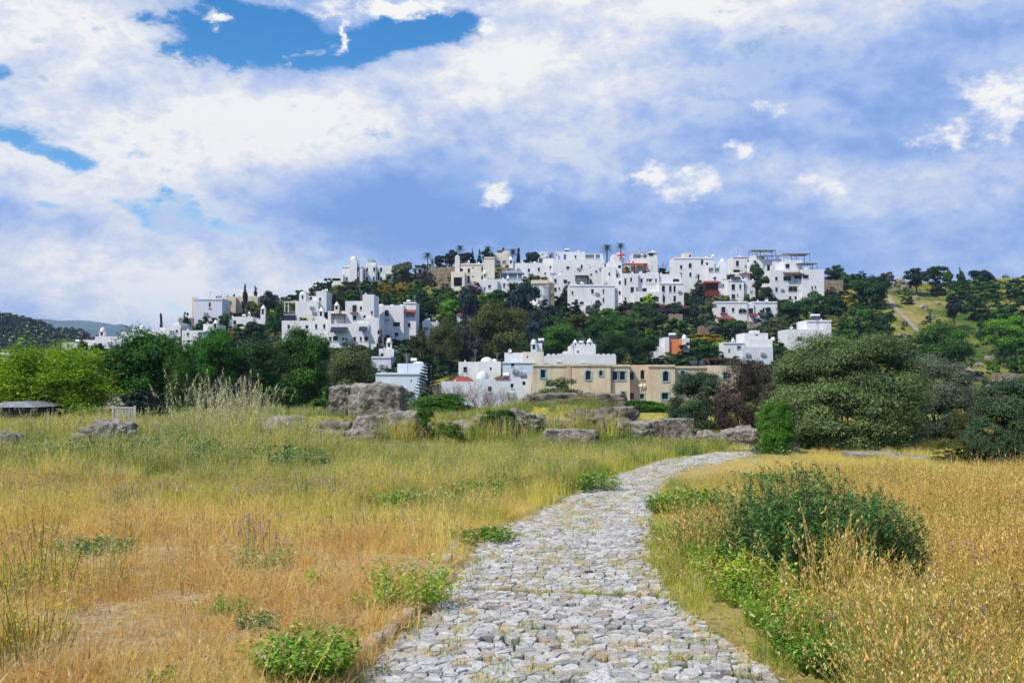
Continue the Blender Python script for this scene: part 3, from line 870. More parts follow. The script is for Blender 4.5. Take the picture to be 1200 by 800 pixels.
# --- the left white cluster
H('white terraced house with corner veranda and round turret', [(346,373,352.5,378,0),(349,357,343,353,1.2,3),(356,369,346,354,2),(369,381.5,340.5,365,1.0),(332,347,368,378,.3)],
  [(362,348,3,4.5),(374,350,2.4,3.4),(353,347.5,2,4),(365,372.6,4,1.4,'s')],
  [('dome',353,343,8,2.6,1.2),('pavilion',333,347,353,363.5,.5,3.5,'white'),('rail',332,347,364,368.5,.2,'metal'),('box','dark_awning',332.5,346.5,369,376,-.25,.2,'darkcloth'),('box','sun_screen',354.5,366.5,368,375.5,-.06,.05,'cream')], base=(356,380))
H('long low white house front with four small windows above the treetops', [(330,371,375.5,410,0),(369,387,374,410,-.6)], [(338,383,2.4,5),(359.5,383,3,4),(371,382.5,2.4,5),(380.5,382.5,2.4,5),(345,396,3,4),(364,397,3,4)],
  [('chimney',376,376,359.5,5.8,-.2,'cone')], base=(358,408))
H('tall white house with round stair tower and striped sun screens', [(403,425,352,395,1.2),(424,437.5,344.5,396,.6),(382,404,363.5,385,1.6),(385,432,379,408,0),(426,444,372,418,.3)],
  [(414,361,4.6,8.2,'rb'),(423-1.5,360.5,2.4,4.2),(414,372,3.8,5.6),(426.4,371.5,2.6,4.8),(435,366,2,4),(386,397,2.2,4.8),(393,396.5,5.2,5.6),(402,397,2.2,3),(405.5,397.3,2.2,3),(415.5,397,3.2,4.6),(422.8,397,2.2,4.6),(429,397,4.2,5.2)],
  [('pergola',388,403,367.5,377,.2,1.3,'frame_brown'),('rail',388,403,375,378.5,0,'frame'),('chimney',392.6,365,352.5,5.4,1.2,'cone','cream'),
   ('awning',388,407,383,388.5,-.05,1.2,'darkcloth'),('awning',421,430,382,387,.1,1.0,'darkcloth')], base=(410,412))
H('white house with twin low domes and a red-tiled bay beside the vine', [(442,449,358,405,.2,3),(447,473,357.5,405,0),(472,487,353.5,398,.8)],
  [(453,367,4.2,7,'r'),(464.5,380,7.6,5,),(478.8,380.6,3.2,5),(464.6,391.8,4,4.2),(480,368.5,9,5.6,'g'),(446,395,2.2,5)],
  [('dome',458,358,7,2.2,1.5),('dome',469,358,7,2.2,1.5),('dome',446,358,6,2.4,.4),('awning',472.5,487,362.5,365,.75,.8,'red'),('cornice',472,487,354.4,.8)], base=(464,405))
H('tiny white house with a domed chimney peeping above the trees', [(444,461.5,408.5,424,0)], [(447.6,416,2.8,4.2)], [('chimney',455.5,410,395.5,6.4,.3,'dome')], base=(452,424))
H('low pale grey wall building under the domed chimney', [(435,458,417.5,440,0)], [], [('cornice',435,458,418.5,0)], base=(447,436), m='grey_white')
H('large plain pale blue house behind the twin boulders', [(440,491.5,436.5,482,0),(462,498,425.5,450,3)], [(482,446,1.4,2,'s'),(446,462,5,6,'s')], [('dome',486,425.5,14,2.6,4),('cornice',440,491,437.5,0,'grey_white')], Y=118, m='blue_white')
# --- beige villa and neighbours on the crest
H('dark-roofed garden pavilion with red creeper on the crest', [(488,497,314,324,0,4)], [(492,318,3,4,'v')], [('pergola',487,500,311.5,318,-1.2,4,'frame_brown'),('chimney',500.5,318,306,3.4,.2,'cone'),('chimney',506.5,318,301.5,3.2,.2,'cone')], base=(495,325), name='garden_pavilion', cat='pavilion')
H('beige flat-roofed villa with arched porch and slim corner tower', [(537,569,308.5,340,0),(567.5,579.5,301.2,338,-.4),(533,538.6,301,338,-.3,1.6),(529,545,319,341,-2.2,2.4)],
  [(540.5,316.5,4,3.8),(549.4,317,2.5,4.8),(549.2,327,2.8,7.6),(565,315,2,4.8),(565,325,2,4.6),(554.3,313.5,1.4,1.7,'s'),(554.3,324,1.4,1.7,'s'),(537,331,8.5,10,'v')],
  [('chimney',536,303,298.4,4.8,-.25,'pyr'),('chimney',549,309,303.6,2.6,1,'cone'),('cornice',537,567,309.6,0),('cornice',567.5,579,302.2,-.4)], base=(556,341), m='cream', name='beige_house')
H('low white house with two small chimneys under the beige villa', [(562,583,327.5,344,0),(582,597,326.5,344,.8)], [(573.7,335.6,3,3.4),(590.8,334,2.2,4.8),(568,338,1.8,3)],
  [('chimney',568.3,330,316.8,4.2,.2,'dome'),('chimney',595.3,330,323,3.4,.2,'cone'),('rail',571,583,325.5,328,.2,'metal')], base=(580,344))
H('grey-roofed glass conservatory house between beige villa and white houses', [(586,613,320,332,0)], [(590.5,323.5,6.5,6,'g'),(601,323.5,8.4,6,'g'),(609.4,323.5,3.8,6,'g')], [('slope',586,613,316.3,319.8,0,6,'metal')], base=(600,334), m='grey_white', name='conservatory_house')
H('cream house with dark roof terrace behind the palms', [(579,598,296,313,0),(588,597,293.5,300,1)], [(584,307,4,3,'g'),(591,307,4,3,'g')], [('box','roof_hut',582.5,589,292.8,296.3,1,2.5,'frame_brown'),('chimney',589.6,294,288.2,2.6,1.6,'cone','frame_brown')], base=(588,314), m='cream')
H('long white house with domed corner chimney above the big dark conifer', [(598,648,308,326,0),(637,649,302,312,1.2)], [(619.8,316.6,2.4,4),(631.6,315.6,2.2,4),(639,320.5,2,2.6),(645,313,2,3)],
  [('chimney',598.6,312,300.6,5,-.4,'dome'),('chimney',612,309,305,2,1,'cone')], base=(622,328))
H('grey round-topped rooftop house between tree and blue-door block', [(631.5,649,295.2,310,0,5,'cyl')], [(640.2,300,1.6,3,'s'),(645,300,1.6,3,'s')], [('cornice',634,646,296.5,.2)], base=(640,314), m='grey_white')
H('large white block with a bright blue door and glazed roof rooms', [(648,708.5,304,336,0),(654,686,294.3,306,.9),(684,707,296.8,306,.5)],
  [(662.3,300.8,2.8,6.4,'blue'),(674.8,300.2,2,3.2),(691.5,299.9,9,4,'g'),(701,299.9,4.4,4,'g'),(665.6,313.6,3.4,3.2),(681.8,312.6,2.2,4.4),(699,318,2.4,2.2),(693,321.6,2,2.4),(692.6,329.5,2.2,4)],
  [('tank',665,294,5.5,2),('chimney',652.4,305,293.9,1.8,.3,'cone'),('pergola',671,689,323.5,331.5,-2,1.9,'frame_brown'),('dish',690.5,311.5,3.2,0)], base=(680,340))
H('white house with a dark grey balcony left of the pointed conifer', [(647,674,322.4,352,0),(644,650,318,330,1)], [(651,329,2.8,4.6),(662.7,329.8,4,4.4),(651,339.3,2.8,4.4),(670.6,341,5.4,5),(655.5,338,1.6,3)], [('awning',645,653,318.8,320.6,.9,.6,'metal')], base=(660,352))
H('round-fronted white house with a tan balustrade and arched window', [(621,646,334,365,0,9,'cyl'),(641,650,331,364,1.2,7,'box','stonewall')], [(631.6,342,2.6,5.6)],
  [('box','roof_terrace_wall',623,645,326.8,331,2,5,'beige'),('crenel',623,645,331,1.9,.2,.4,'beige'),('cornice',624,643,334,.1)], base=(633,365))
H('wide white house with sloping roof edge above the grey olive tree', [(667,720.5,333.4,370,0),(718,725,337,368,.8)], [(694.4,341.2,2.8,5.2),(707.3,341,1.8,4.6),(681.8,355,4.2,3.4),(707.3,351.5,1.8,5),(675.5,352.5,3.4,3.4),(671,343,2,3.6),(690,361,3,3)],
  [('cornice',667,720.5,334.5,0),('chimney',682,335,329,3,.6,'cone')], base=(695,370))
H('small stacked white house under the red parasol terrace', [(708,722,312,332,.6),(714,730,305,330,1.6),(719.5,733.5,296,308,2.6),(712,729.5,325.5,356,0)],
  [(714.6,320.5,2,3),(727.2,311.5,3.2,3.4,'s'),(724.3,321.6,1.8,3.8),(726.4,343,2.4,4),(727.5,331,3.4,4),(722,350,2.4,3.4),(716,335,2,3)],
  [('rail',709,724,329,331.5,.4,'metal')], base=(720,358))
H('white house with a grey glazed penthouse behind the orange canopy', [(739,771,303,322,0),(741.5,760,296.3,304.5,.8),(759,770.5,294.6,305,.5)], [(747,299.6,8,4.6,'g'),(756.4,299.4,3,4.6,'g'),(763.6,297.9,5,3.2),(742,307,1.6,2)],
  [('cornice',742,770.5,295.8,.4,'metal'),('pavilion',730.5,756.5,310,318.5,-3.2,2.9,'orange')], base=(752,324))
H('white apartment house with narrow slit windows and a deep car porch', [(729,748,320,356,0),(746,773,319.5,342,.8),(742,776,342,358,-1)],
  [(733,330,2,8,'s'),(739.8,327.5,2.2,4.6),(752.7,328,2.2,4.4),(762,328,6.5,4,'v'),(769.6,328,1.8,4.2),(756,339.2,4.8,4),(767.3,351,7.4,5.6,'v'),(755,351.6,10,5,'v'),(741,339.5,3.6,6,'r'),(747.5,339,1.8,4.6),(733,350,2,3)],
  [('dish',748.5,322.5,3.6,.8),('rail',757,767,329.5,331.6,.5,'frame')], base=(752,360))
H('white bay-fronted house with two rows of arched windows', [(772.5,801.5,331,360,0),(760,773,318,331,1.6),(771,800,320,332,1.8)], [(777.6,338.2,3.6,7.2,'a'),(785.8,338.2,2.8,7.2,'a'),(790.8,338.2,2.6,7.2,'a'),(777.6,350,3.6,7,'a'),(790.8,350,2.8,7,'a'),(794,327.4,7,3.6,'a'),(763,328.5,3,4),(768,328.5,2,4)],
  [('cornice',772.5,801.5,332,0),('box','garage_awning',772,795,357.6,361,-1.8,1.8,'redwood'),('box','garage_awning',795.2,812.6,358.8,362,-1.8,2.6,'red')], base=(786,362))
H('dark open garage under red awnings below the arched bay house', [(772,794,361,372,0),(794,813,361.5,370,0)], [(780,367,9,5,'v'),(803,366,16,7,'v')], [], base=(792,372), m='darkcloth', name='garage', cat='garage')
H('long white rooftop house with an orange-cream stair tower', [(790,838,301,342,.6),(802,812,295.5,302,1.4,3,'box','cream'),(829,852,313,334,0),(830,844,309,315,1),(845,852,305,316,.8,3)],
  [(798.9,312.4,2.6,4.4),(809.6,310.6,3.4,5.4,'a'),(823.6,306.6,2.6,5.4),(829.5,308.6,2.2,3,'s'),(798.6,321.6,2.4,4.4),(809.8,321.4,2.6,4.6),(833.6,314.6+1,5,5.6,'g'),(840.6,315.6,5,5.6,'g'),(810,298.8,1.8,3,'s'),(838,326,3,3)],
  [('chimney',837,303,296.8,3.2,1,'cone'),('dome',848.5,305,5.8,3,.9),('cornice',790,837,302,.6),('awning',846,852,326.6,328,-.05,.6,'metal')], base=(820,344))
H('dark red timber balcony house behind the pyramid conifer', [(825,844,330,350,0)], [(829,336.5,4,4,'r'),(835,336.5,4,4,'r'),(840.6,336.5,3,4,'r')], [('awning',824,843.6,329,331,-.05,1.2,'red'),('box','balcony',825,842,340.6,347.4,-1.1,1.0,'redwood')], base=(834,352), m='redwood', name='timber_house')
H('plain white block between the timber balcony house and the narrow house', [(842,855,328,352,0)], [(848,334,1.8,2.6)], [], base=(848,353))
H('narrow white house with a small turret beside the dark double cypress', [(853.5,872,327.6,354,0),(870,886,328,354,.7),(869.5,882.5,320,329,1.2,4,'cyl')],
  [(859.6,336.4,3.8,6.6,),(867.8,335.6,2.2,5.4),(872.8,335.6,2.6,5.4),(859.6,347.6,3.8,5.6),(872.6,346.6,2.4,4),(864.4+.1,345.6,1.4,2.4),(872.8,324.6,1.6,3,'s')],
  [('slope',870,882,318.6,320.2,1,4,'red'),('awning',856.6,868,323.6,326.6,.6,1,'darkcloth'),('cornice',853.5,872,328.6,0)], base=(868,356))
H('small white upper house with one tall window and dark balcony', [(859,882,300.6,325,0)], [(864.4,308.6,3.2,6.4),(862.6,317.4,7,3,'v'),(877,306,2,3)], [('cornice',859,882,301.4,0,'metal'),('rail',858,868,314.2,316,-.4,'metal')], base=(870,327))
H('tall white house topped with a two-tier open roof pavilion', [(883,906,303.6,330,.6),(883.5,898,298,304.4,1.4,4),(905,924,303,345,0)], [(885.8,306.4,3.4,2.8),(889.4,299.6,2,2,'s'),(901.6,313.4,3.2,6.8),(900,321.6,5,3.2),(913,309,2.4,3.4),(892,318,2.4,4)],
  [('pavilion',883.6,911,291.6,298.4,1.5,4,'metal'),('pavilion',889.4,912.4,299.2,304,-.6,1.8,'metal'),('rail',898,912,296.4,298.6,1,'metal')], base=(904,338))
H('big white corner house with roof pavilion and brown awnings', [(904,942,316,352,.8),(940,966.2,315.4,356,0),(921.6,943,303.6,317,1.8),(920,936,351.0,358,.2)],
  [(911.2,326,2.8,4.4),(923.8,325.8,8,5.4),(937.4,324.4-.3,8.4,4.6),(911.2,339,2.8,5),(930.6,338,9.2,6.2),(945,324,6,4.2),(927.2,348.9,2.6,4.2),(933.5,348.9,2.6,4.2),(952.2,337.2,1.8,4),(956,336.4,1.8,3),(925.8,310.6,4.6,5),(948,346,3,4),(959,346,2,4)],
  [('pavilion',921.6,952.6,295.2,303.4,2.2,5,'metal'),('pavilion',936,958.6,307.6,314.4,.4,4,'metal'),('rail',943,958,312.6,315.6,.2,'metal'),('awning',918.6,942.6,318.4,321,.75,1.2,'frame_brown'),('dome',947.5,315.4,8,3.6,.3),('rail',921,940,334.4,336.6,.2,'frame')], base=(936,358), deep=9)
H('long low white house with a half-round arch window and red awning', [(838.5,876,353,380,0),(875,884,355.4,378,.2),(882.5,912,352.8,378,.6)], [(848,363,4.4,6.6,'rb'),(859.4,363,2.8,4.8),(872.3,364.4,8.8,5.4,'a'),(880.3,364.4,5,6.4,'r'),(896,362,2.2,3)],
  [('awning',838.8,859,371,373.4,-.05,1.4,'red'),('cornice',838.5,876,354,0),('cornice',882.5,912,353.8,.6),('dish',866.6,359.5,2.6,0),('box','garden_wall',842,846,373,379,-.6,.4,'white'),('awning',877.5,887,367,370.6,.1,1.0,'redwood')], base=(866,380))
# --- lower town
H('orange-walled rooftop house with white tanks beside the dark trees', [(758,792,406,424,1.5),(780,785,394.8,412,.6),(801,809,396,412,.6),(784,802,397,414,1.0,5,'box','orangewall')], [(766,414,2.6,3)],
  [('tank',791,396,8,1.8),('dome',803.4,396,6,4.4,.7),('chimney',763,407,401.6,5,2,'dome'),('dish',759.5,405.6,3,1.4)], base=(784,424))
H('white stepped house with slit vent just above the old pergola frame', [(849,874,400.8,425,.6),(870,906,406.5,426,0,7,'box','grey_white'),(875,903,389.6,408,1.6),(880,907,397,410,.8,5)], [(855.6,411,1.6,4.6,'s'),(867,407,3,3,'t'),(889.6,391.9,3.4,1.4,'s')],
  [('box','roof_hatch',885.5,894.6,386.2,390,2.6,2.4,'white'),('dome',910.5-2,397,5,2.6,1),('chimney',862.5,402,395.6,3.6,2,'dome'),('cornice',849,874,401.6,.6)], base=(878,428))
H('white cube house with a solar water heater on its tower', [(923,969,385.8,410,0),(948.4,977.2,374.6,412,1.4)], [(937.4,396.8,5,4.4,'s'),(961,391,1.8,3,'s')], [('tank',964.5,374.6,11,3),('dish',927.6,383.6,4,.2),('cornice',948.4,977.2,375.6,1.4)], base=(948,415))
H('crenellated white stepped house directly behind the tan building', [(639,722,416.8,440,0),(668.6,699,404.6,420,1.2),(662,670,411,420,1.4),(657,663.5,414,420,1.6)], [(678,412,2,2.4,'s')],
  [('crenel',640,722,416.8,0,.28,.5),('crenel',669,699,404.8,1.2,.26,.5),('chimney',675,406,397,4.6,1.6,'pyr'),('chimney',692,406,395.8,6.4,1.4,'pyr'),('dome',684,404.6,9,4,3,'metal'),('tank',683,404,6,2.6)], Y=165)
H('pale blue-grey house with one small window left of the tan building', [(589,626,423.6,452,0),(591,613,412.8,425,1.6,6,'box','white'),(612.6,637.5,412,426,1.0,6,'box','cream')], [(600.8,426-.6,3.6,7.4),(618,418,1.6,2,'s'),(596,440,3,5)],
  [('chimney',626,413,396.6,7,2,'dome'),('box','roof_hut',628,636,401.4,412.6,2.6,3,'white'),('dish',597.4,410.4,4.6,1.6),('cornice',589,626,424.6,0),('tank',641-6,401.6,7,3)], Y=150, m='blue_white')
H('white house with a flat cream dome roof behind the bare shrubs', [(537,563,423.8,450,.6),(560,587,423.4,450,0)], [(575,432,2,3,'s'),(545,433,4,6,'s')], [('dome',570,423.6,14.4,5.6,1),('dome',579,423.6,7,3.6,2)], Y=155)
H('long low white garden wall house with red tile edge and white tank dome', [(517,556,447,480,.3),(555,622,444,480,0)], [(614,449,3,4,'s'),(600,452,3,5),(574,456,4,6)],
  [('slope',529,551,441.4,447,1,5,'red'),('dome',564.6,444,14.6,9,.6),('box','tile_edge',580,597,442.2,444,-.12,.5,'red'),('box','garden_gate_pier',618,622.5,440,470,-.5,.5,'cream')], Y=112, m='grey_white')
H('small white house with red tiled roof corner among the dark trees', [(535,551,368.6,380,0)], [(540,373,1.8,2.6,'s')], [('slope',536,551,365.6,368.6,0,5,'red')], base=(543,384))
H('white gable wall fragment peeping out over the olive-brown trees', [(495,504,376,396,0,4),(503,514,377,384,.6,4)], [], [('dome',499,376,6,2.4,.3)], base=(500,398))
H('pale wall of a small house below the white twin-dome house', [(486,496,358,372,0,4)], [(490,364,2,4)], [], base=(490,374), m='cream')
H('small white hut wall half hidden beneath the wide white house', [(684,700,362,372,-.4,3)], [(688,366,1.4,2,'s')], [], base=(692,373))
# --- the long tan building, the nearest house
H('long two-storey tan building with turquoise arched window surrounds', [(625,672,426.4,476,0),(671,715,426.2,476,-.8,8),(714,738,427,476,-.3,8),(737,760,427.4,476,.9,7,'box','tan2'),(759,791,427.2,476,-.3,8),(790,832,428.6,476,.8,8,'box','tan3'),(830,868,428,476,-.2,8)],
  [(636.6,438,5.2,9.4,'t'),(689,439.6,5.6,10.4,'ta'),(703.8,437.2,3.8,6,'ta'),(720.6,440.2,5.8,9.8,'t'),(729.4,440.2,5.8,9.8,'t'),(741.4,440.4,4.4,8.4,'t'),(754.2,439,4.4,10.6,'a'),(780,440.8,6.2,11.6,'ta'),(801.4,437.6,4.8,6.8,'ta'),
   (730,463,4,8,'t'),(753.6,464.5,4.4,6,'t'),(779,464,7,7.6,'t'),(691,464,5,7,'t'),(741.5,464,4,7,'d'),(850,440,5,8,'t')],
  [('cornice',625,671,428,0,'tan3'),('cornice',671,715,427.8,-.8,'tan3'),('cornice',715,738,428.6,-.3,'tan3'),('cornice',760,791,428.8,-.3,'tan3'),('cornice',791,831,430.2,.8,'tan3'),
   ('dish',751,450.6,4.6,.7),('dish',755.4,450,3.6,.7),('box','rusty_stain_pier',664,669,430,470,-.1,.1,'tan2'),
   ('pergola',832,868,420.4,427.6,.6,4,'frame_brown')], Y=132, m='tan', name='tan_building', cat='building', fr='turq', deep=9, parapet=.3)
# loose solar collectors on the tan roof
for i, (x, w) in enumerate(((813, 8), (823, 8), (833.5, 8))):
    p = at(x, 427.2, 134.5); r = w * 134.5 / F
    b = MB()
    b.poly([(-r * .45, 0, 0), (r * .45, 0, 0), (r * .75, .9, .62), (-r * .15, .9, .62)]); b.poly([(-r * .45, 0, -.06), (-r * .15, .9, .56), (r * .75, .9, .56), (r * .45, 0, -.06)])
    o = empty('solar_collector', p); tag(o, ['tilted black solar panel on the tan roof, nearest the round blue vent window', 'tilted black solar panel on the tan roof, middle of the three', 'tilted black solar panel on the tan roof beside the wooden pergola'][i], 'solar panel', 'solar panels on the tan roof')
    b.build('panel', M['solar'], o); b = MB(); b.box(-.04, .04, .5, .56, -.5, .4); b.build('stand', M['frame'], o); b = MB(); b.box(r * .4, r * .4 + .06, .5, .56, -.5, .4); b.build('stand', M['frame'], o)

# red parasol on the stacked house terrace
p = at(728, 300, hit(720, 358, 60).y + 1.5); o = empty('parasol', p); tag(o, 'red parasol on the terrace between the two tall palms', 'parasol')
b = MB(); b.lathe(0, 0, [(1.15, .1), (.6, .5), (.02, .75)], 8); b.build('canopy', M['redcloth'], o); b = MB(); b.tube([(0, 0, -1.8), (0, 0, .6)], .04, 6); b.build('pole', M['frame'], o)

# retaining walls
def stone_wall(x0, x1, yt, yb, label, base=None, m='stonewall', th=.6):
    xm = (x0 + x1) / 2
    g = hit(xm, yb if base is None else base, 60.0)
    s = g.y / F; b = MB(); rng = random.Random(int(x0))
    n = max(4, int((x1 - x0) * s / 1.0)); z1 = (yb - yt) * s
    for k in range(n):
        a = (x0 - xm) * s + (x1 - x0) * s * k / n; c = a + (x1 - x0) * s / n
        b.box(a, c, -.02 * rng.random(), th, -3, z1 + rng.uniform(-.12, .12))
    o = b.build('stone_wall', M[m]); o.location = at(xm, yb, g.y)
    return tag(o, label, 'wall')
stone_wall(507, 534, 313, 330, 'tall brown stone retaining wall left of the beige villa')
stone_wall(513, 530, 329.6, 341, 'lower tan stone terrace wall under the beige villa porch')
stone_wall(580, 598, 313, 322, 'brown stone wall between the beige villa and the conservatory')
stone_wall(966, 988, 328, 345, 'sloping tan stone wall beside the big white corner house')
stone_wall(784, 800, 368, 380, 'rough brown garden wall below the arched bay house')
stone_wall(818, 832, 382, 398, 'short brown wall post among the lower olive trees')
stone_wall(876, 892, 378, 390, 'grey terrace wall under the half-round arch house')
stone_wall(1164, 1200, 437, 447, 'low grey stone wall on the slope above the dark bush')

# white slatted garden fence and dark shed beyond the field
p = at(145.5, 494, 45); s = 45 / F
o = empty('garden_fence', Vector((p.x, 45, at(0, 494, 45).z))); tag(o, 'white slatted garden fence panel between the two green trees', 'fence')
b = MB()
for k in range(14): b.box(-.44 + k * .07 - .02, -.44 + k * .07 + .02, -.012, .012, .02, .62)
b.build('slat_panel', M['frame'], o)
b = MB(); b.box(-.50, .50, -.03, .03, .60, .67); b.box(-.5, .5, -.028, .028, .0, .06); b.build('rail', M['frame'], o)
for x in (-.5, .48):
    b = MB(); b.box(x - .04, x + .04, -.045, .045, -.7, .72); b.build('post', M['frame'], o)
H('dark shed with a dull grey roof at the field edge', [(-12,36,476,500,0,3)], [], [('slope',-14,37,471,477,0,3,'metal')], Y=52, m='darkcloth', name='shed', cat='shed')
# ------------------------------------------------------------------ ground sheet
PY = [800, 753, 707, 683, 660, 637, 613, 590, 567, 553, 548, 541, 534, 530]
PL = [408, 450, 506, 525, 541, 560, 595, 637, 690, 722, 744, 768, 800, 828]
PR = [935, 865, 800, 781, 768, 764, 763, 767, 778, 795, 815, 851, 880, 900]
def flatY(py): return CAM_H / ((py - 440) / F - 0.02)
_Y = np.array([flatY(p) for p in PY]); 
_L = np.array([(x - 600) / F * y for x, y in zip(PL, _Y)]); _R = np.array([(x - 600) / F * y for x, y in zip(PR, _Y)])
_Y = np.concatenate([[2.0], _Y]); _L = np.concatenate([[_L[0] + .35], _L]); _R = np.concatenate([[_R[0] - .05], _R])
def pathL(y): return np.interp(y, _Y, _L)
def pathR(y): return np.interp(y, _Y, _R)
Y_END = float(_Y[-1])
def path_dist(x, y):
    """signed distance in metres to the path's edge, negative inside"""
    x = np.asarray(x); y = np.asarray(y)
    d = np.maximum(pathL(y) - x, x - pathR(y))
    return np.where(y > Y_END, np.maximum(d, y - Y_END), d)
def spur_dist(x, y):
    """the worn strip that leads on to the right behind the field"""
    cy = 28.6 - 0.25 * np.sin((np.asarray(x) - 6) * .4)
    return np.maximum(np.abs(np.asarray(y) - cy) - 0.9, np.maximum(6.0 - np.asarray(x), np.asarray(x) - 12.6))

def ground():
    nr, nc = 620, 420
    q = np.exp(np.linspace(math.log(3.0), math.log(5000.0), nr)) - 11.0
    u = np.linspace(-0.95, 0.95, nc)
    Yg, U = np.meshgrid(q, u, indexing='ij')
    X = U * (Yg + 12.0)
    Z = gz(X, Yg)
    w = sstep(0.0, -0.12, path_dist(X, Yg)) * (Yg < 34)
    Z = Z - 0.05 * w + 0.02 * sstep(.0, .6, path_dist(X, Yg)) * (Yg < 34) * (Yg > 2)
    V = np.stack([X, Yg, Z], -1).reshape(-1, 3)
    i = np.arange(nr * nc).reshape(nr, nc)
    Q = np.stack([i[:-1, :-1], i[:-1, 1:], i[1:, 1:], i[1:, :-1]], -1).reshape(-1, 4)
    inpath = sstep(0.10, -0.15, path_dist(X, Yg)) * (Yg < 32)
    inpath = np.maximum(inpath, 0.85 * sstep(0.5, -0.5, spur_dist(X, Yg)))
    py = 440 + (CAM_H - Z) / np.maximum(Yg, 2) * F
    green = dry_green(X, Yg)
    far = sstep(60, 110, Yg)
    me = mesh_np('ground', V, Q, {'worn': inpath.ravel(), 'green': green.ravel(), 'far': far.ravel()}, True)
    m, nt, out = nodes_of('field_soil_and_litter')
    P = pos(nt)
    def at_(n):
        a = nt.nodes.new('ShaderNodeAttribute'); a.attribute_name = n; return a.outputs['Fac']
    n1 = noise(nt, P, 0.9, 7, 0.65); n2 = noise(nt, P, 14.0, 8, 0.75); n3 = noise(nt, P, 0.045, 6, 0.65)
    dry = ramp(nt, n2.outputs[0], [(0.32, (0.22, 0.145, 0.085)), (0.5, (0.48, 0.33, 0.17)), (0.68, (0.68, 0.53, 0.33))])
    grn = ramp(nt, n2.outputs[0], [(0.32, (0.12, 0.14, 0.02)), (0.55, (0.40, 0.36, 0.06)), (0.7, (0.52, 0.44, 0.10))])
    near = mix(nt, mth(nt, 'ADD', at_('green'), mth(nt, 'MULTIPLY', mth(nt, 'SUBTRACT', n1.outputs[0], 0.5), 1.2), clamp=True), dry, grn)
    soil = ramp(nt, n2.outputs[0], [(0.35, (0.035, 0.028, 0.018)), (0.6, (0.13, 0.095, 0.055))])
    near = mix(nt, at_('worn'), near, soil)
    hill = ramp(nt, n3.outputs[0], [(0.34, (0.030, 0.080, 0.008)), (0.46, (0.085, 0.120, 0.018)), (0.56, (0.21, 0.20, 0.045)), (0.68, (0.32, 0.25, 0.09))])
    n4 = noise(nt, P, 0.6, 6, 0.7)
    hill = mixmul(nt, 0.8, hill, ramp(nt, n4.outputs[0], [(0.35, (0.55, 0.55, 0.55)), (0.6, (1.15, 1.15, 1.15))]))
    c = mix(nt, at_('far'), near, hill)
    finish(nt, out, c, 0.97, n2.outputs[0], 0.9, 0.05, 0.1)
    me.materials.append(m)
    o = link(bpy.data.objects.new('ground', me)); tag(o, 'dry grassy field rising to the hillside', kind='structure')

def fbm(x, y, s, seed=0):
    """cheap smooth value noise, vectorised, 0..1"""
    x = np.asarray(x) / s + seed * 17.31; y = np.asarray(y) / s + seed * 7.77
    tot = 0; amp = 0.5; n = 0
    for o in range(3):
        xi = np.floor(x).astype(np.int64); yi = np.floor(y).astype(np.int64); fx = x - xi; fy = y - yi
        fx = fx * fx * (3 - 2 * fx); fy = fy * fy * (3 - 2 * fy)
        h = lambda a, b: (np.sin(a * 127.1 + b * 311.7 + seed * 3.3) * 43758.5453) % 1.0
        v = h(xi, yi) * (1 - fx) * (1 - fy) + h(xi + 1, yi) * fx * (1 - fy) + h(xi, yi + 1) * (1 - fx) * fy + h(xi + 1, yi + 1) * fx * fy
        tot = tot + v * amp; n += amp; amp *= .5; x = x * 2.03; y = y * 2.03
    return tot / n

def screen_of(x, y):
    z = gz(x, y); y = np.maximum(y, 2.0)
    return 600 + F * x / y, 440 + (CAM_H - z) / y * F

def dry_green(x, y):
    """how green the growth is, 0 dry orange .. 1 green; follows the bands the field shows"""
    px, py = screen_of(x, y)
    left = np.asarray(x) < (pathL(y) + pathR(y)) / 2
    gl = np.interp(py, [490, 520, 560, 600, 630, 700, 800], [.85, .80, .66, .46, .20, .06, .05])
    gr = np.interp(py, [500, 525, 545, 580, 640, 700, 800], [.55, .5, .40, .34, .30, .24, .24])
    edge = np.exp(-(np.clip(path_dist(x, y), 0, None) / .7) ** 2)
    g = np.where(left, gl, gr + .5 * edge * (y < 20))
    return np.clip(g + (fbm(x, y, 2.2, 3) - .5) * .55, 0, 1)
ground()

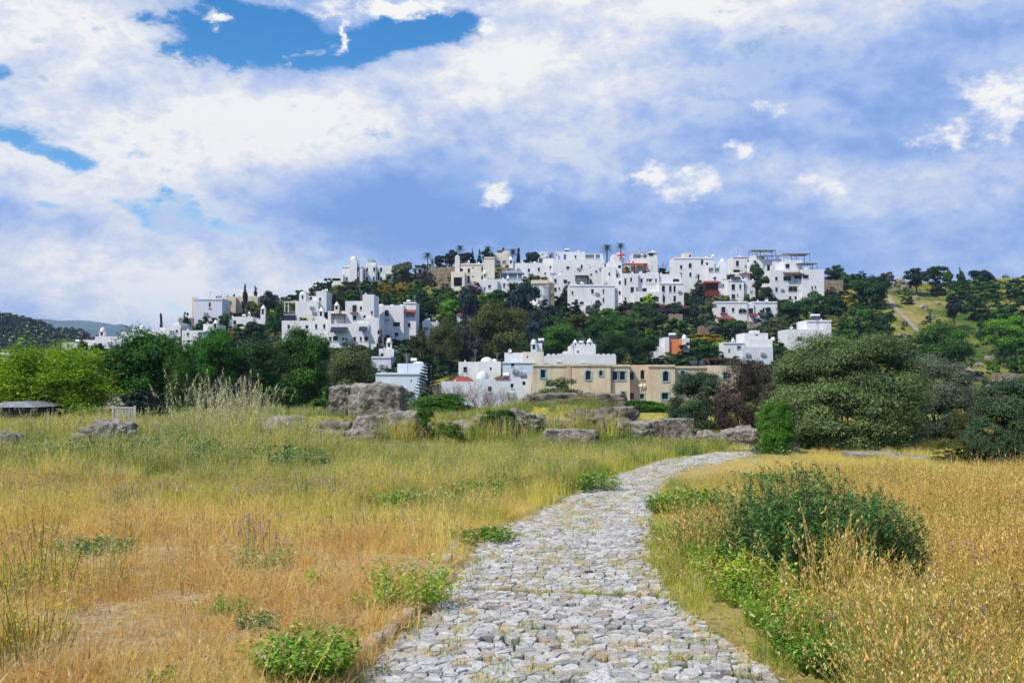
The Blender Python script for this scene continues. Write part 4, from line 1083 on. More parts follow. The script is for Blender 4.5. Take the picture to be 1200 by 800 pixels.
# ------------------------------------------------------------------ cobbled path: every stone modelled, cut by its neighbours
def cobbles():
    rng = np.random.default_rng(11)
    pts = []; 
    y = 3.2; row = 0
    while y < Y_END + .3:
        dy = rng.uniform(.062, .098)
        xl = float(pathL(y)) - .12; xr = float(pathR(y)) + .12
        x = xl + rng.uniform(0, .1)
        while x < xr:
            pts.append((x + rng.normal() * .013, y + rng.normal() * .018 + .018 * math.sin(x * 5 + row), row))
            x += rng.uniform(.058, .150)
        y += dy; row += 1
    pts = np.array(pts)
    rows = {}
    for i, p in enumerate(pts): rows.setdefault(int(p[2]), []).append(i)
    V = []; Fc = []; T = []
    seam_y = float(flatY(690))
    for i, (x, y, r) in enumerate(pts):
        if rng.random() < .03 + .22 * (float(fbm(x, y, .6, 14)) > .66): continue
        edge = min(x - float(pathL(y)), float(pathR(y)) - x)
        if edge < 0.02 and rng.random() < .6: continue
        if y > 26 and rng.random() < (y - 26) * .03: continue
        if abs(y - seam_y + .18 * (x - .3)) < .032: continue
        poly = [(x - .16, y - .16), (x + .16, y - .16), (x + .16, y + .16), (x - .16, y + .16)]
        near = [j for rr in range(int(r) - 3, int(r) + 4) for j in rows.get(rr, []) if j != i and abs(pts[j][0] - x) < .3]
        for j in near:
            nx, ny = pts[j][0] - x, pts[j][1] - y
            d = math.hypot(nx, ny)
            if d > .4 or d < 1e-4: continue
            nx /= d; ny /= d; lim = d / 2 - rng.choice([.0015, .003, .006, .011])
            out = []
            for a, b in zip(poly, poly[1:] + poly[:1]):
                da = (a[0] - x) * nx + (a[1] - y) * ny - lim; db = (b[0] - x) * nx + (b[1] - y) * ny - lim
                if da <= 0: out.append(a)
                if da * db < 0:
                    t = da / (da - db); out.append((a[0] + (b[0] - a[0]) * t, a[1] + (b[1] - a[1]) * t))
            poly = out
            if len(poly) < 3: break
        if len(poly) < 3: continue
        # soften corners
        P2 = []
        for k in range(len(poly)):
            a, b, c = poly[k - 1], poly[k], poly[(k + 1) % len(poly)]
            P2.append((b[0] * .94 + a[0] * .06, b[1] * .94 + a[1] * .06)); P2.append((b[0] * .94 + c[0] * .06, b[1] * .94 + c[1] * .06))
        n = len(P2)
        cx = sum(p[0] for p in P2) / n; cy = sum(p[1] for p in P2) / n
        if any(math.hypot(p[0]-cx, p[1]-cy) < .008 for p in P2): continue
        h = rng.uniform(.0, .006) + .019; tx, ty = rng.normal() * .03, rng.normal() * .045
        if edge < .15: h -= .012
        g = gz1(x, y) - .02
        b0 = len(V); tone = rng.random()
        rings = [(1.0, -.05), (1.0, h - .007), (.95, h - .001), (.55, h + rng.normal() * .002)]
        for sc, hh in rings:
            for px_, py_ in P2:
                ex, ey = (px_ - cx) * sc, (py_ - cy) * sc
                V.append((cx + ex, cy + ey, g + hh + (ex * tx + ey * ty if hh > 0 else 0) + (rng.normal() * .0022 if hh > 0 else 0)))
        V.append((cx, cy, g + h + .003 + rng.normal() * .002))
        for q in range(3):
            for k in range(n):
                a = b0 + q * n + k; c = b0 + q * n + (k + 1) % n
                Fc.append((a, c, c + n, a + n))
        for k in range(n): Fc.append((b0 + 3 * n + k, b0 + 3 * n + (k + 1) % n, b0 + 4 * n))
        T += [tone] * (4 * n + 1)
    me = bpy.data.meshes.new('cobbled_path'); me.from_pydata(V, [], Fc)
    me.update()
    a = me.attributes.new('tint', 'FLOAT', 'POINT'); a.data.foreach_set('value', np.array(T, dtype=np.float32))
    m, nt, out = nodes_of('worn_cobble_stone')
    P = pos(nt); t = nt.nodes.new('ShaderNodeAttribute'); t.attribute_name = 'tint'
    n1 = noise(nt, P, 30, 8, 0.7); n2 = noise(nt, P, 5, 5, .6); n3 = noise(nt, P, 90, 5, .7)
    c = ramp(nt, t.outputs['Fac'], [(0, (0.27, 0.255, 0.23)), (.2, (0.38, 0.37, 0.345)), (.6, (0.54, 0.53, 0.505)), (.85, (0.47, 0.44, 0.39)), (1, (0.36, 0.29, 0.22))])
    c = mixmul(nt, .85, c, ramp(nt, n1.outputs[0], [(.32, (.48, .46, .44)), (.55, (1.05, 1.05, 1.04))]))
    c = mix(nt, mth(nt, 'MULTIPLY', ramp(nt, n2.outputs[0], [(.52, (0, 0, 0)), (.7, (1, 1, 1))]), .45), c, (0.30, 0.235, 0.16))
    h = mth(nt, 'ADD', n1.outputs[0], mth(nt, 'MULTIPLY', n3.outputs[0], .4))
    finish(nt, out, c, 0.85, h, 0.8, 0.012, .3)
    me.materials.append(m)
    o = link(bpy.data.objects.new('cobbled_path', me)); tag(o, 'grey cobbled path winding through the field', kind='structure')
cobbles()

# line of squared kerb stones at the left edge of the path
def kerb(px, py, L, W, hgt, ang, label, seed):
    g = hit(px, py); rng = random.Random(seed)
    bm = bmesh.new(); bmesh.ops.create_cube(bm, size=1.0); bmesh.ops.subdivide_edges(bm, edges=bm.edges[:], cuts=7, use_grid_fill=True)
    for v in bm.verts:
        n = v.co.normalized()
        q = Vector((v.co.x * W, v.co.y * L, v.co.z * hgt))
        cr = max(0, abs(v.co.x) + abs(v.co.y) + abs(v.co.z) - 1.1) * .04
        v.co = q - n * cr + n * mnoise.fractal(q * 7 + Vector((seed, 0, 0)), .8, 2, 4) * .022
    me = bpy.data.meshes.new('kerb_stone'); bm.to_mesh(me); bm.free()
    me.polygons.foreach_set('use_smooth', np.ones(len(me.polygons), dtype=bool)); me.materials.append(M['kerb'])
    o = link(bpy.data.objects.new('kerb_stone', me)); o.location = g + Vector((0, 0, hgt * .12)); o.rotation_euler = (rng.uniform(-.05, .05), rng.uniform(-.05, .05), ang)
    tag(o, label, 'kerb stone', 'kerb stones along the path')
M['kerb'] = simple('worn_kerb_stone', (0.24, 0.21, 0.17), (0.52, 0.48, 0.42), 9.0, 0.92, 0.7, .2, 0, 8)
def edge_ang(py):
    y = flatY(py); return math.atan2(-(float(pathL(y + .3)) - float(pathL(y - .3))), .6)
KB = [(441, 757, .34, 'kerb stone by the bright green plant at the lower path edge'), (462, 741, .34, 'kerb stone just up the path from the lowest one'), (482, 724, .30, 'worn kerb stone below the leafy yellow-green plant'),
      (519, 676, .42, 'kerb stone beside the leafy yellow-green plant'), (527, 657, .40, 'pale kerb stone above the leafy yellow-green plant'), (537, 643, .36, 'farthest kerb stone on the same path edge')]
for i, (a, b_, L_, lb) in enumerate(KB): kerb(a - 4, b_, L_, .09, .08, edge_ang(b_), lb, i + 1)

# ------------------------------------------------------------------ rocks
rock(409, 472, 444, 484, 'large dark upright boulder with a pale left face, larger of the pair', 1, Y=33.5, depth=1.0, blocky=.72, rough=.10)
rock(386, 411, 447, 484, 'smaller dark boulder leaning against the largest one', 2, Y=33.8, depth=.9, blocky=.62)
rock(417, 487, 479, 517, 'flat-topped pale rock slab with dark hollow below', 3, Y=30.6, depth=1.3, blocky=.75, tilt=.03)
rock(373, 440, 500, 524, 'long low slab lying in front of the boulder pair', 4, Y=29.6, depth=.8, blocky=.7)
rock(306, 358, 484, 532, 'tilted dark boulder with a pale sloping right side', 5, Y=29.2, depth=1.1, blocky=.55, tilt=-.12)
rock(374, 412, 490, 504, 'small reddish brown rock under the boulder pair', 6, Y=31.2, blocky=.5, m='darkrock')
rock(356, 378, 501, 526, 'small grey stone between the tilted boulder and low slab', 7, Y=29.3, blocky=.5)
rock(398, 520, 518, 534, 'long sunken kerb of grey stone in front of the rocks', 8, Y=28.4, depth=.5, blocky=.85, tilt=-.01, rough=.2)
rock(298, 372, 524, 540, 'low flat stone hidden in grass under the tilted boulder', 9, Y=27.4, depth=.5, blocky=.8)
rock(466, 484, 500, 520, 'pale jagged stone under the flat slab end', 10, Y=30.2, blocky=.4)
rock(455, 500, 478, 496, 'grey stone just behind the flat slab', 21, Y=32.2, blocky=.5)
rock(84, 152, 488, 534, 'weathered grey boulder in the grass below the garden fence', 11, Y=24.5, depth=1.1, blocky=.45, rough=.2)
rock(142, 196, 509, 530, 'low flat rock next to the weathered grey boulder', 12, Y=25.8, depth=.8, blocky=.5)
rock(-24, 18, 503, 552, 'grey boulder cut by the picture edge', 13, Y=24, blocky=.4)
rock(42, 82, 538, 552, 'small pale stone low in the near grass', 14, Y=20, blocky=.5)
rock(618, 732, 457, 482, 'long dark rubble bank topped with grass before the tan building', 15, Y=34.4, depth=1.3, blocky=.8, rough=.22, m='darkrock', name='rubble_bank')
rock(672, 742, 474, 502, 'darkest rubble heap below the long rubble bank', 16, Y=32.2, depth=1.2, blocky=.6, rough=.25, m='darkrock', name='rubble_heap')
rock(560, 636, 476, 508, 'grey rubble mound with weeds growing over it', 17, Y=31.8, depth=1.3, blocky=.45, rough=.25, name='rubble_mound')
rock(600, 690, 488, 512, 'low pale rubble patch at the foot of the mound', 22, Y=32.0, depth=.8, blocky=.5, rough=.2)
rock(726, 764, 491, 510, 'pale block left of the squared end block', 18, Y=31.5, depth=.7, blocky=.75)
rock(760, 782, 489, 509, 'narrow pale block touching the squared end block', 23, Y=31.6, depth=.7, blocky=.7)
rock(778, 812, 487.5, 510, 'squared dark-sided block ending the stone row', 19, Y=31.4, depth=.8, blocky=.85, rough=.06)
rock(500, 560, 490, 512, 'grey stones sunk in the weeds under the leafless shrubs', 24, Y=31.5, depth=.9, blocky=.5, rough=.2)
rock(640, 700, 500, 514, 'low grey stone edge in the grass left of the pale blocks', 25, Y=30.2, depth=.5, blocky=.8)
rock(808, 852, 502, 515, 'low flat stones right of the squared end block', 26, Y=31.2, depth=.7, blocky=.5, rough=.2)
rock(866, 890, 496, 514, 'rounded brown stone beside the small bright bush', 27, Y=31.4, blocky=.35)
rock(848, 872, 500, 513, 'flat grey stone next to the rounded brown stone', 28, Y=31.8, blocky=.7)
rock(904, 936, 517, 529, 'smooth pale stone at the foot of the small bright bush', 29, Y=28.0, blocky=.4, rough=.05)
rock(1000, 1062, 530, 541, 'flat worn slab in the grass behind the green shrub', 30, Y=25.6, depth=1.2, blocky=.8, rough=.1)
rock(1044, 1092, 534, 545, 'second worn slab toward the dark edge bush', 31, Y=24.9, depth=1.0, blocky=.8, rough=.1)
rock(1160, 1204, 440, 450, 'long grey boulder high behind the dark edge bush', 32, Y=130, blocky=.5)
for i, (x, y, w, h) in enumerate(((1046, 334, 8, 5), (1055, 331, 10, 6), (1061, 338, 8, 5), (1050, 341, 8, 4), (1074, 350, 7, 4), (1083, 360, 8, 4), (1090, 372, 9, 4), (1100, 356, 6, 3), (1148, 428, 8, 4), (1136, 420, 7, 3), (1160, 420, 9, 4))):
    rock(x - w / 2, x + w / 2, y - h, y + 1.5, ['pale outcrop rock at the rocky crest gap, leftmost', 'largest pale outcrop rock at the crest gap', 'pale outcrop rock at the crest gap nearest the first crest tree', 'low outcrop rock at the top of the hill track',
      'pale rock on the ruined wall line above the grass', 'second pale rock down the ruined wall line', 'lowest pale rock of the ruined wall line', 'small rock in the brown grass under the crest trees', 'pale rock beside the low slope track',
      'small rock left of the low slope track', 'pale rock under the light green slope tree'][i], 40 + i, blocky=.4, y0=120)

# hill track ribbons
def ribbon(pts, w, label):
    b = MB(); P3 = []
    for (a, c), (d, e) in zip(pts, pts[1:]):
        for k in range(12):
            t = k / 12; P3.append(hit(a + (d - a) * t, c + (e - c) * t, 100))
    n = len(P3)
    for k in range(n - 1):
        p, q = P3[k], P3[k + 1]; d = (q - p); d.z = 0
        if d.length < 1e-3: continue
        s = Vector((-d.y, d.x, 0)).normalized() * w / 2
        quad = []
        for pt in (p - s, q - s, q + s, p + s): quad.append((pt.x, pt.y, gz1(pt.x, pt.y) + .12))
        b.poly(quad)
    o = b.build('hill_path', M['hillpath']); tag(o, label, kind='structure')
ribbon([(1041, 346), (1048, 360), (1060, 372), (1074, 386), (1084, 396)], 1.3, 'pale track climbing the hillside')
ribbon([(1118, 424), (1130, 430), (1142, 438), (1152, 448)], 1.2, 'pale low track on the slope')

# ------------------------------------------------------------------ far hills
def ridge(name, Y, xs, ys, zlow, depth, label, m, jag=0.0):
    n = 220; px = np.linspace(xs[0], xs[-1], n); py = np.interp(px, xs, ys)
    rows = 24; V = []
    for j in range(rows):
        t = j / (rows - 1)
        d = Y - depth * (1 - t)
        for p, q in zip(px, py):
            P1 = at(p, q, Y); z = zlow + (P1.z - zlow) * math.sin(t * math.pi / 2)
            x = P1.x; V.append((x, d, z + mnoise.fractal(Vector((x, d, 0)) / (Y * .05), .8, 2, 5) * jag * math.sin(t * math.pi)))
    for p, q in zip(px, py): P1 = at(p, q, Y); V.append((P1.x, Y + depth, zlow))
    V = np.array(V); i = np.arange((rows + 1) * n).reshape(rows + 1, n)
    Q = np.stack([i[:-1, :-1], i[:-1, 1:], i[1:, 1:], i[1:, :-1]], -1).reshape(-1, 4)
    me = mesh_np(name, V, Q, None, True); me.materials.append(m)
    o = link(bpy.data.objects.new(name, me)); tag(o, label, kind='structure'); return o
M['farhill'] = simple('far_wooded_mountain', (0.030, 0.050, 0.045), (0.085, 0.11, 0.075), 0.006, 0.95, 0.0)
M['woodhill'] = simple('wooded_hill_floor', (0.020, 0.034, 0.018), (0.050, 0.060, 0.030), 0.05, 0.95, 0.0)
ridge('mountain', 4200, [-500, -200, 0, 60, 78, 100, 130, 170, 260, 500, 900, 1300, 1900], [380, 376, 377, 375, 377, 378, 380, 386, 396, 410, 425, 430, 430], -5, 900, 'far blue mountain beyond the wooded hill', M['farhill'], 40)
WX = [-700, -300, -100, 0, 10, 30, 60, 85, 110, 140, 175, 260]; WY = [384, 378, 380, 381, 381, 385, 392, 399, 406, 414, 426, 438]
ridge('wooded_hill', 620, WX, WY, -4, 260, 'dark wooded hill at the far left', M['woodhill'], 3)
# ------------------------------------------------------------------ trees and shrubs one by one
P_ = plant
G1 = 'trees on the right-hand hillside'; G2 = 'trees between the lower town and the hilltop houses'; G3 = 'cypresses on the left end of the town'
T = [
# kind,x0,x1,yt,yb,mat,label,kwargs
('column',283,290.6,334,374,'black','tallest cypress in front of the beige castle-like house',dict(group=G3)),
('column',270.5,277,345,369,'black','shorter cypress between the blank block and the tallest cypress',dict(group=G3)),
('column',296.6,302,336,364,'black','slim cypress touching the dark round pine',dict(group=G3)),
('column',186,190.5,367,392,'black','lone dark cypress among the low white houses',dict(group=G3)),
('column',235.6,239.6,364,380,'black','thin cypress against the blank grey-white wall',dict(group=G3)),
('column',249.6,253,366,378,'black','little cypress near the foot of the blank wall',dict(group=G3)),
('column',256.6,260.6,356,374,'black','narrow cypress at the edge of the blank wall',dict(group=G3)),
('round',301,329,340,372,'black','dark round pine crowning the left end of the town',dict(bot=.15)),
('round',289,309,350,382,'brown','olive-brown tree under the dark round pine',{}),
('round',312,332,358,396,'mid','thin green tree left of the corner veranda',{}),
('bush',273,314,376,400,'dark','dark spreading bush hiding the low white house',{}),
('bush',203,226,376,387,'dark','dark bush row below the stone outbuilding',{}),
('bush',214,222,366,374.5,'dark','round bush on the stone outbuilding roof line',dict()),
('bush',234,256,370,386,'dark','dark shrub against the foot of the blank block',{}),
('round',256,276,364,386,'mid','green tree beneath the castle-like house',{}),
('bush',321,338,356,372,'mid','green bush beside the corner veranda roof',{}),
('bush',377,392,326,345,'black','dark bush under the stepping white villa',{}),
('round',380,403,332,366,'brown','brownish tree behind the small cream chimney',{}),
('bush',366,380,330,344,'dark','dark tree top behind the square turret',{}),
('bush',396,420,330,346,'dusk','dusky scrub under the domed white villa',{}),
('bush',400,424,340,358,'mid','green scrub above the tall white house',{}),
('bush',418,446,328,344,'dark','dark scrub below the grey-green dome villa',{}),
('bush',436,460,342,372,'dark','dark bush between the tall house and the twin-dome house',{}),
('bush',452,476,345,362,'mid','green bush above the twin low domes',{}),
('bush',438,462,332,346,'gold','golden scrub on the bare bank below the hilltop villa',{}),
('bush',462,482,331,345,'gold','golden scrub patch under the garden pavilion',{}),
('bush',456,468,332,342,'brown','small brownish bush in the golden scrub',{}),
('bush',470,488,338,352,'mid','rounded green shrub right of the golden scrub',{}),
('round',460,484,304,333,'olive','grey-green tree beside the dome villa on the hilltop',{}),
('bush',452,470,316,330,'dark','dark bush at the foot of the hilltop grey-green tree',{}),
('round',484,502,336,378,'dark','dark tree right of the twin-dome house',{}),
('palm',492,510,293,325,'mid','lone fan palm at the left of the dark crest trees',{}),
('bush',488,505,320,334,'purple','purple flowering shrub under the dark-roofed pavilion',{}),
('bush',500,512,322,336,'dusk','dusky shrub at the foot of the stone retaining wall',{}),
('round',508,522,297,318,'black','leftmost tree of the dark row above the retaining wall',dict(bot=.2)),
('round',519,539,292,318,'black','dark round tree behind the slim corner tower',dict(bot=.2)),
('round',536,554,294,316,'black','dark tree behind the beige villa roof',dict(bot=.2)),
('cone',549,558,290,314,'black','pointed dark fir behind the beige villa',{}),
('cone',558,566,290.5,314,'black','second pointed fir right behind the beige villa',{}),
('round',562,580,291,314,'black','dark tree behind the square end of the beige villa',dict(bot=.2)),
('palm',531,547,285,312,'dark','palm head rising above the dark crest row',{}),
('palm',564,580,286,314,'dark','palm head above the square end of the beige villa',{}),
('palm',592,610,289,318,'dark','ragged palm next to the narrow crest cypress',{}),
('column',604.6,610.4,290.6,318,'black','narrow crest cypress above the long white house',{}),
('round',615,634,293,314,'dark','dark bushy tree behind the long white house roof',dict(bot=.1)),
('palm',701,722,283,322,'dark','tall palm left of the red parasol',{}),
('palm',719,736,282,320,'dark','tall palm right over the red parasol',{}),
('bush',649,657,308,320,'brown','small brown bush at the edge of the blue-door block',{}),
('bush',707,715,313,334,'dark','dark climbing bush right of the blue-door block',{}),
('cone',652,680,328,362,'black','pointed dark conifer before the white houses',dict(bot=.05)),
('round',592,634,324,392,'navy','big blue-black conifer beside the round-fronted house',dict(bot=.02)),
('cone',804,833,318,372,'black','dark pyramid conifer by the timber balcony house',{}),
('round',878,897,305,336,'dark','round upper half of the double dark tree',dict(Y=252,bot=.3)),
('bush',876,905,322,358,'dark','wide lower tree of the double dark tree',dict(cat='tree')),
('bush',870,880,344,358,'mid','green shrub left of the double dark tree',{}),
('bush',546,565,330,345,'purple','purple creeper at the foot of the beige villa',{}),
('bush',531,545,325,340,'bright','bright shrub under the beige villa porch',{}),
('round',480,514,336,384,'dark','dark tree group below the stone terrace wall',{}),
('round',512,545,346,382,'bright','light green round tree below the beige villa',{}),
('round',514,540,336,360,'mid','mid green tree above the light green round tree',{}),
('round',536,564,334,384,'navy','blue-black tree below the purple creeper',{}),
('round',560,600,338,366,'mid','mixed green tree under the low two-chimney house',{}),
('bigtree',548,622,355,428,'brown','great olive-brown tree in the middle of the slope',{}),
('round',480,506,384,436,'brown','dull brown-green tree above the layered conifer',{}),
('bigtree',500,540,374,436,'brown','tall olive-brown tree left of the great slope tree',{}),
('round',534,566,378,434,'dusk','greyish tree against the great slope tree',{}),
('bush',558,570,398,424,'lime','small yellow-green sapling before the great slope tree',{}),
('bush',630,656,350,374,'navy','dark bush under the pointed conifer',{}),
('bush',652,684,354,378,'dark','broad dark bush right below the pointed conifer',{}),
('round',686,708,350,376,'oliveg','round grey olive tree before the wide white house',{}),
('round',700,726,358,380,'bright','bright green bush row below the wide white house',{}),
('bush',718,740,352,372,'dusk','dusky creeper mound below the stacked white house',{}),
('bush',738,764,354,374,'mid','green bush below the deep car porch',{}),
('round',756,778,358,390,'dark','dark tree left of the open garage',{}),
('bush',752,772,344,362,'lime','yellow-green bush in front of the car porch',{}),
('round',612,644,364,404,'navy','dark blue tree at the foot of the big conifer',dict(group=G2)),
('round',640,668,366,404,'dark','dark tree above the crenellated house roof',dict(group=G2)),
('bigtree',630,684,378,424,'mid','deep green tree behind the crenellated house',dict(group=G2)),
('round',664,694,364,392,'brown','brownish tree in the middle of the wooded slope',dict(group=G2)),
('round',684,712,366,400,'mid','green tree left of the widest slope tree',dict(group=G2)),
('bigtree',694,750,368,410,'mid','widest green tree on the slope above the tan building',dict(group=G2)),
('round',728,760,362,392,'olive','olive-green tree right above the widest slope tree',dict(group=G2)),
('bush',744,776,384,408,'mid','rounded green tree beside the orange-walled house',dict(group=G2,cat='tree')),
('bigtree',700,738,388,430,'dark','dark tree directly behind the battlement scallops',dict(group=G2)),
('bigtree',734,770,392,430,'dark','dark tree between the battlements and the orange-walled house',dict(group=G2)),
('bush',642,662,396,420,'dark','low dark tree left of the stepped roof',dict(group=G2,cat='tree')),
('bush',780,806,372,396,'mid','round green tree above the orange-walled house',dict(cat='tree')),
('round',818,842,348,386,'olive','tall grey-green olive left of the half-round arch house',{}),
('bush',822,844,376,398,'oliveg','rounded grey olive below the red awning',dict(cat='tree')),
('umbrella',844,878,374,400,'mid','flat-topped pine before the half-round arch house',{}),
('bush',886,908,360,380,'black','dark bush against the half-round arch house',{}),
('bush',893,928,378,400,'olive','olive bush under the half-round arch house',{}),
('bush',926,946,372,388,'dark','dark round shrub behind the white cube house',{}),
('bush',908,930,370,386,'olive','low olive shrub left of the dark round shrub',{}),
('round',908,942,350,380,'dark','broad dark tree below the big white corner house',{}),
('round',936,970,340,374,'mid','green tree at the corner of the big white house',{}),
('bush',790,842,398,424,'mid','broad green bush right of the orange-walled house',dict(cat='shrub')),
('bush',800,850,390,404,'gold','golden scrub bank below the flat-topped pine',{}),
('bush',832,856,398,420,'bright','bright scrub beside the white stepped house',{}),
('bush',896,920,396,412,'dark','dark bush between the stepped house and the cube house',{}),
('bush',944,958,366,380,'lime','yellow-green shrub above the cube house',{}),
# right hillside
('round',966,992,309,330,'dark','dark tree cresting the hill next to the stone wall',dict(group=G1)),
('bush',982,1004,318,338,'mid','green tree just right of the crest wall tree',dict(group=G1,cat='tree')),
('bush',1004,1016,317,328,'dark','small dark tree on the crest left of the rocky gap',dict(group=G1,cat='tree')),
('round',1000,1046,320,361,'dark','broad dark tree below the rocky gap',dict(group=G1)),
('bush',1018,1038,348,362,'mid','low round shrub under the broad dark tree',dict(group=G1)),
('bush',1030,1048,318.5,330,'dusk','brownish bush at the rocky gap of the crest',dict(group=G1)),
('bush',1054,1071,343,356,'dark','dark shrub beside the top of the hill track',dict(group=G1)),
('bush',1056,1064,376,382,'mid','tiny shrub on the grass left of the hill track',dict(group=G1)),
('round',1058,1090,312,347,'black','first dark crest tree right of the track',dict(group=G1,bot=.25)),
('round',1084,1111,309,336,'dark','highest dark crest tree above the grass slope',dict(group=G1,bot=.2)),
('bush',1090,1110,324,346,'black','dark lower tree under the highest crest tree',dict(group=G1,cat='tree')),
('round',1104,1118,315,338,'mid','green crest tree beside the highest one',dict(group=G1)),
('cone',1116,1135,312,340,'dark','pointed-topped crest tree right of the highest one',dict(group=G1)),
('round',1135,1164,313,338,'black','round dark crest tree by the brown field edge',dict(group=G1)),
('bush',1112,1140,331,350,'dark','dark hillside bush under the pointed-topped tree',dict(group=G1)),
('bush',1138,1171,330,350,'mid','wide green bush under the round crest tree',dict(group=G1)),
('round',1106,1130,342,386,'black','tall dark tree with bare trunk on the grass slope',dict(group=G1,bot=.2)),
('bush',1128,1160,345,376,'dark','dark bush mass right of the bare-trunk tree',dict(group=G1)),
('bush',1158,1190,349,372,'mid','rounded green tree high on the far slope',dict(group=G1,cat='tree')),
('bush',1178,1216,327,350,'dark','dark tree by the brown field edge at the far side',dict(group=G1,cat='tree')),
('bush',1184,1220,346,374,'dark','dark tree below the far field edge tree',dict(group=G1,cat='tree')),
('bush',958,990,343,368,'dark','dark bush below the sloping stone wall',dict(group=G1)),
('bush',966,980,336,346,'dusk','small dusky bush against the sloping stone wall',dict(group=G1)),
('bush',983,1002,346,366,'gold','golden scrub between the dark hillside bushes',dict(group=G1)),
('bush',990,1030,358,394,'mid','wide green tree right above the cube house',dict(group=G1,cat='tree')),
('round',1024,1051,360,398,'dark','dark round tree left of the hill track',dict(group=G1)),
('bush',976,1010,376,404,'mid','green tree touching the cube house tower',dict(group=G1,cat='tree')),
('bush',1018,1052,388,418,'dark','dark tree at the foot of the hill track',dict(group=G1,cat='tree')),
('bush',1050,1086,394,420,'olive','olive bush under the lit spreading tree',dict(group=G1)),
('bigtree',1070,1144,378,432,'mid','large lit spreading tree at the track foot',dict(Y=165,bot=.08)),
('bush',1084,1092,366,378,'mid','small shrub halfway down the grass slope',dict(group=G1)),
('bush',1096,1104,374,382,'mid','small shrub right of the halfway one on the grass slope',dict(group=G1)),
('round',1143,1164,372,404,'dark','dark tree left of the light green slope tree',dict(group=G1)),
('bigtree',1154,1216,370,418,'bright','light green tree on the far right slope',{}),
('bush',1168,1184,406,424,'dark','dark low shrub under the light green slope tree',{}),
('bush',1184,1230,398,440,'mid','mid green bush against the picture edge slope',{}),
('bush',1156,1172,424,438,'bright','small bright bush beside the low slope track',{}),
# far and middle left
('feather',-40,146,392,506,'lime','light yellow-green feathery tree at the field edge',dict(Y=58,trunk='tree')),
('bigtree',118,238,390,500,'emer','large dark green spreading tree left of the fence',dict(Y=62,bot=.05)),
('bigtree',218,284,384,500,'emer','bright green tree right of the dark spreading tree',dict(Y=68,bot=.05)),
('bigtree',190,226,408,500,'mid','shaded green tree between the two bright ones',dict(Y=60)),
('bigtree',262,338,402,500,'dark','dark bluish tree beside the tall pale grasses',dict(Y=70)),
('bigtree',318,392,384,500,'mid','feathery green tree before the long white house front',dict(Y=76)),
('bigtree',382,440,402,500,'olive','loose yellow-olive tree above the twin boulders',dict(Y=74)),
('bush',236,300,440,504,'navy','dark undergrowth bush behind the tall pale grasses',dict(Y=48,cat='shrub')),
('bush',296,356,446,504,'dark','dark undergrowth bush behind the tilted boulder',dict(Y=48)),
('bush',350,400,452,500,'mid','green undergrowth bush left of the twin boulders',dict(Y=46)),
('bush',84,128,402,436,'dark','dark bush behind the light feathery tree',dict(Y=120)),
('bush',28,92,470,506,'dark','dark understorey bush under the feathery tree',dict(Y=56)),
('bush',136,200,456,504,'black','black-green understorey bush beside the fence',dict(Y=54)),
('norfolk',481,523,421,484,'navy','layered dark conifer with gaps between its tiers',dict(Y=85)),
# mid-ground right
]
for t in T:
    kind, x0, x1, yt, yb, m, label, kw = t
    P_(kind, x0, x1, yt, yb, m, label, **kw)

# near bushes get their own finer crowns
def near_bush(x0, x1, yt, yb, m, label, seed, leaves, leaf, Y, shape='dome', aspect=2.2, lobes=60, sprigs=.25, deep=None, cat='shrub', name='shrub', rz=0.0, zs=1.0):
    xm = (x0 + x1) / 2; g = Vector((at(xm, yb, Y).x, Y, gz1(at(xm, yb, Y).x, Y))); s = Y / F
    W = (x1 - x0) * s; Hh = at(xm, yt, Y).z - g.z
    root = empty(name, g - Vector((0, 0, .02))); tag(root, label, cat)
    lobes = max(lobes * 2, 90) if leaves > 6000 else lobes * 2; leaves = int(leaves * (1.0 if leaves > 100000 else 1.5))
    me = crown_mesh('leaves', seed, lobes, leaves, leaf, shape, aspect, sprigs, (W, deep or W * .8, Hh * zs))
    child('leaves', me, FOL[m], root, (0, 0, 0), (0, 0, rz))
    b = MB(); rng = random.Random(seed)
    for k in range(9):
        a = rng.uniform(0, 6.28); r = rng.uniform(.1, .33) * W
        b.tube([(math.cos(a) * r * .15, math.sin(a) * r * .15, -.1), (math.cos(a) * r * .5, math.sin(a) * r * .5, Hh * .3), (math.cos(a) * r, math.sin(a) * r, Hh * .5)], [.04, .025, .008], 6)
    b.build('stems', M['bark'], root)
    return root
near_bush(898, 1090, 390, 526, 'oliveg2', 'giant rounded olive bush dominating the right of the field', 201, 170000, .015, 31, lobes=85, deep=4.8)
near_bush(782, 856, 432, 508, 'darkolive', 'dark bush hiding the right end of the tan building', 231, 22000, .026, 40, lobes=50)
near_bush(836, 912, 418, 510, 'dusk', 'purplish brown bush beside the giant olive bush', 232, 22000, .026, 37, lobes=60, aspect=3.0)
near_bush(1054, 1148, 415, 528, 'oliveg', 'grey-leaved olive bush right of the giant rounded bush', 202, 40000, .022, 34, lobes=60)
near_bush(1134, 1240, 438, 570, 'darkolive', 'dark rounded bush at the right edge of the field', 203, 60000, .020, 22.5, lobes=90)
near_bush(886, 932, 468, 520, 'bright2', 'small bright green bush against the giant olive bush', 204, 14000, .032, 28, lobes=34)
near_bush(668, 792, 468.5, 486, 'bright2', 'clipped bright green hedge in front of the tan building', 205, 16000, .06, 80, lobes=90, deep=1.6)
near_bush(484, 512, 474, 526, 'mid', 'green sapling growing beside the flat-topped rock slab', 206, 3500, .05, 30, lobes=24)
near_bush(508, 545, 492, 528, 'mid', 'low green bush right of the rock slab sapling', 207, 3500, .05, 30, lobes=20)
near_bush(560, 610, 478, 516, 'mid', 'leafy weeds climbing the low rubble mound', 208, 4500, .045, 31.5, lobes=24)
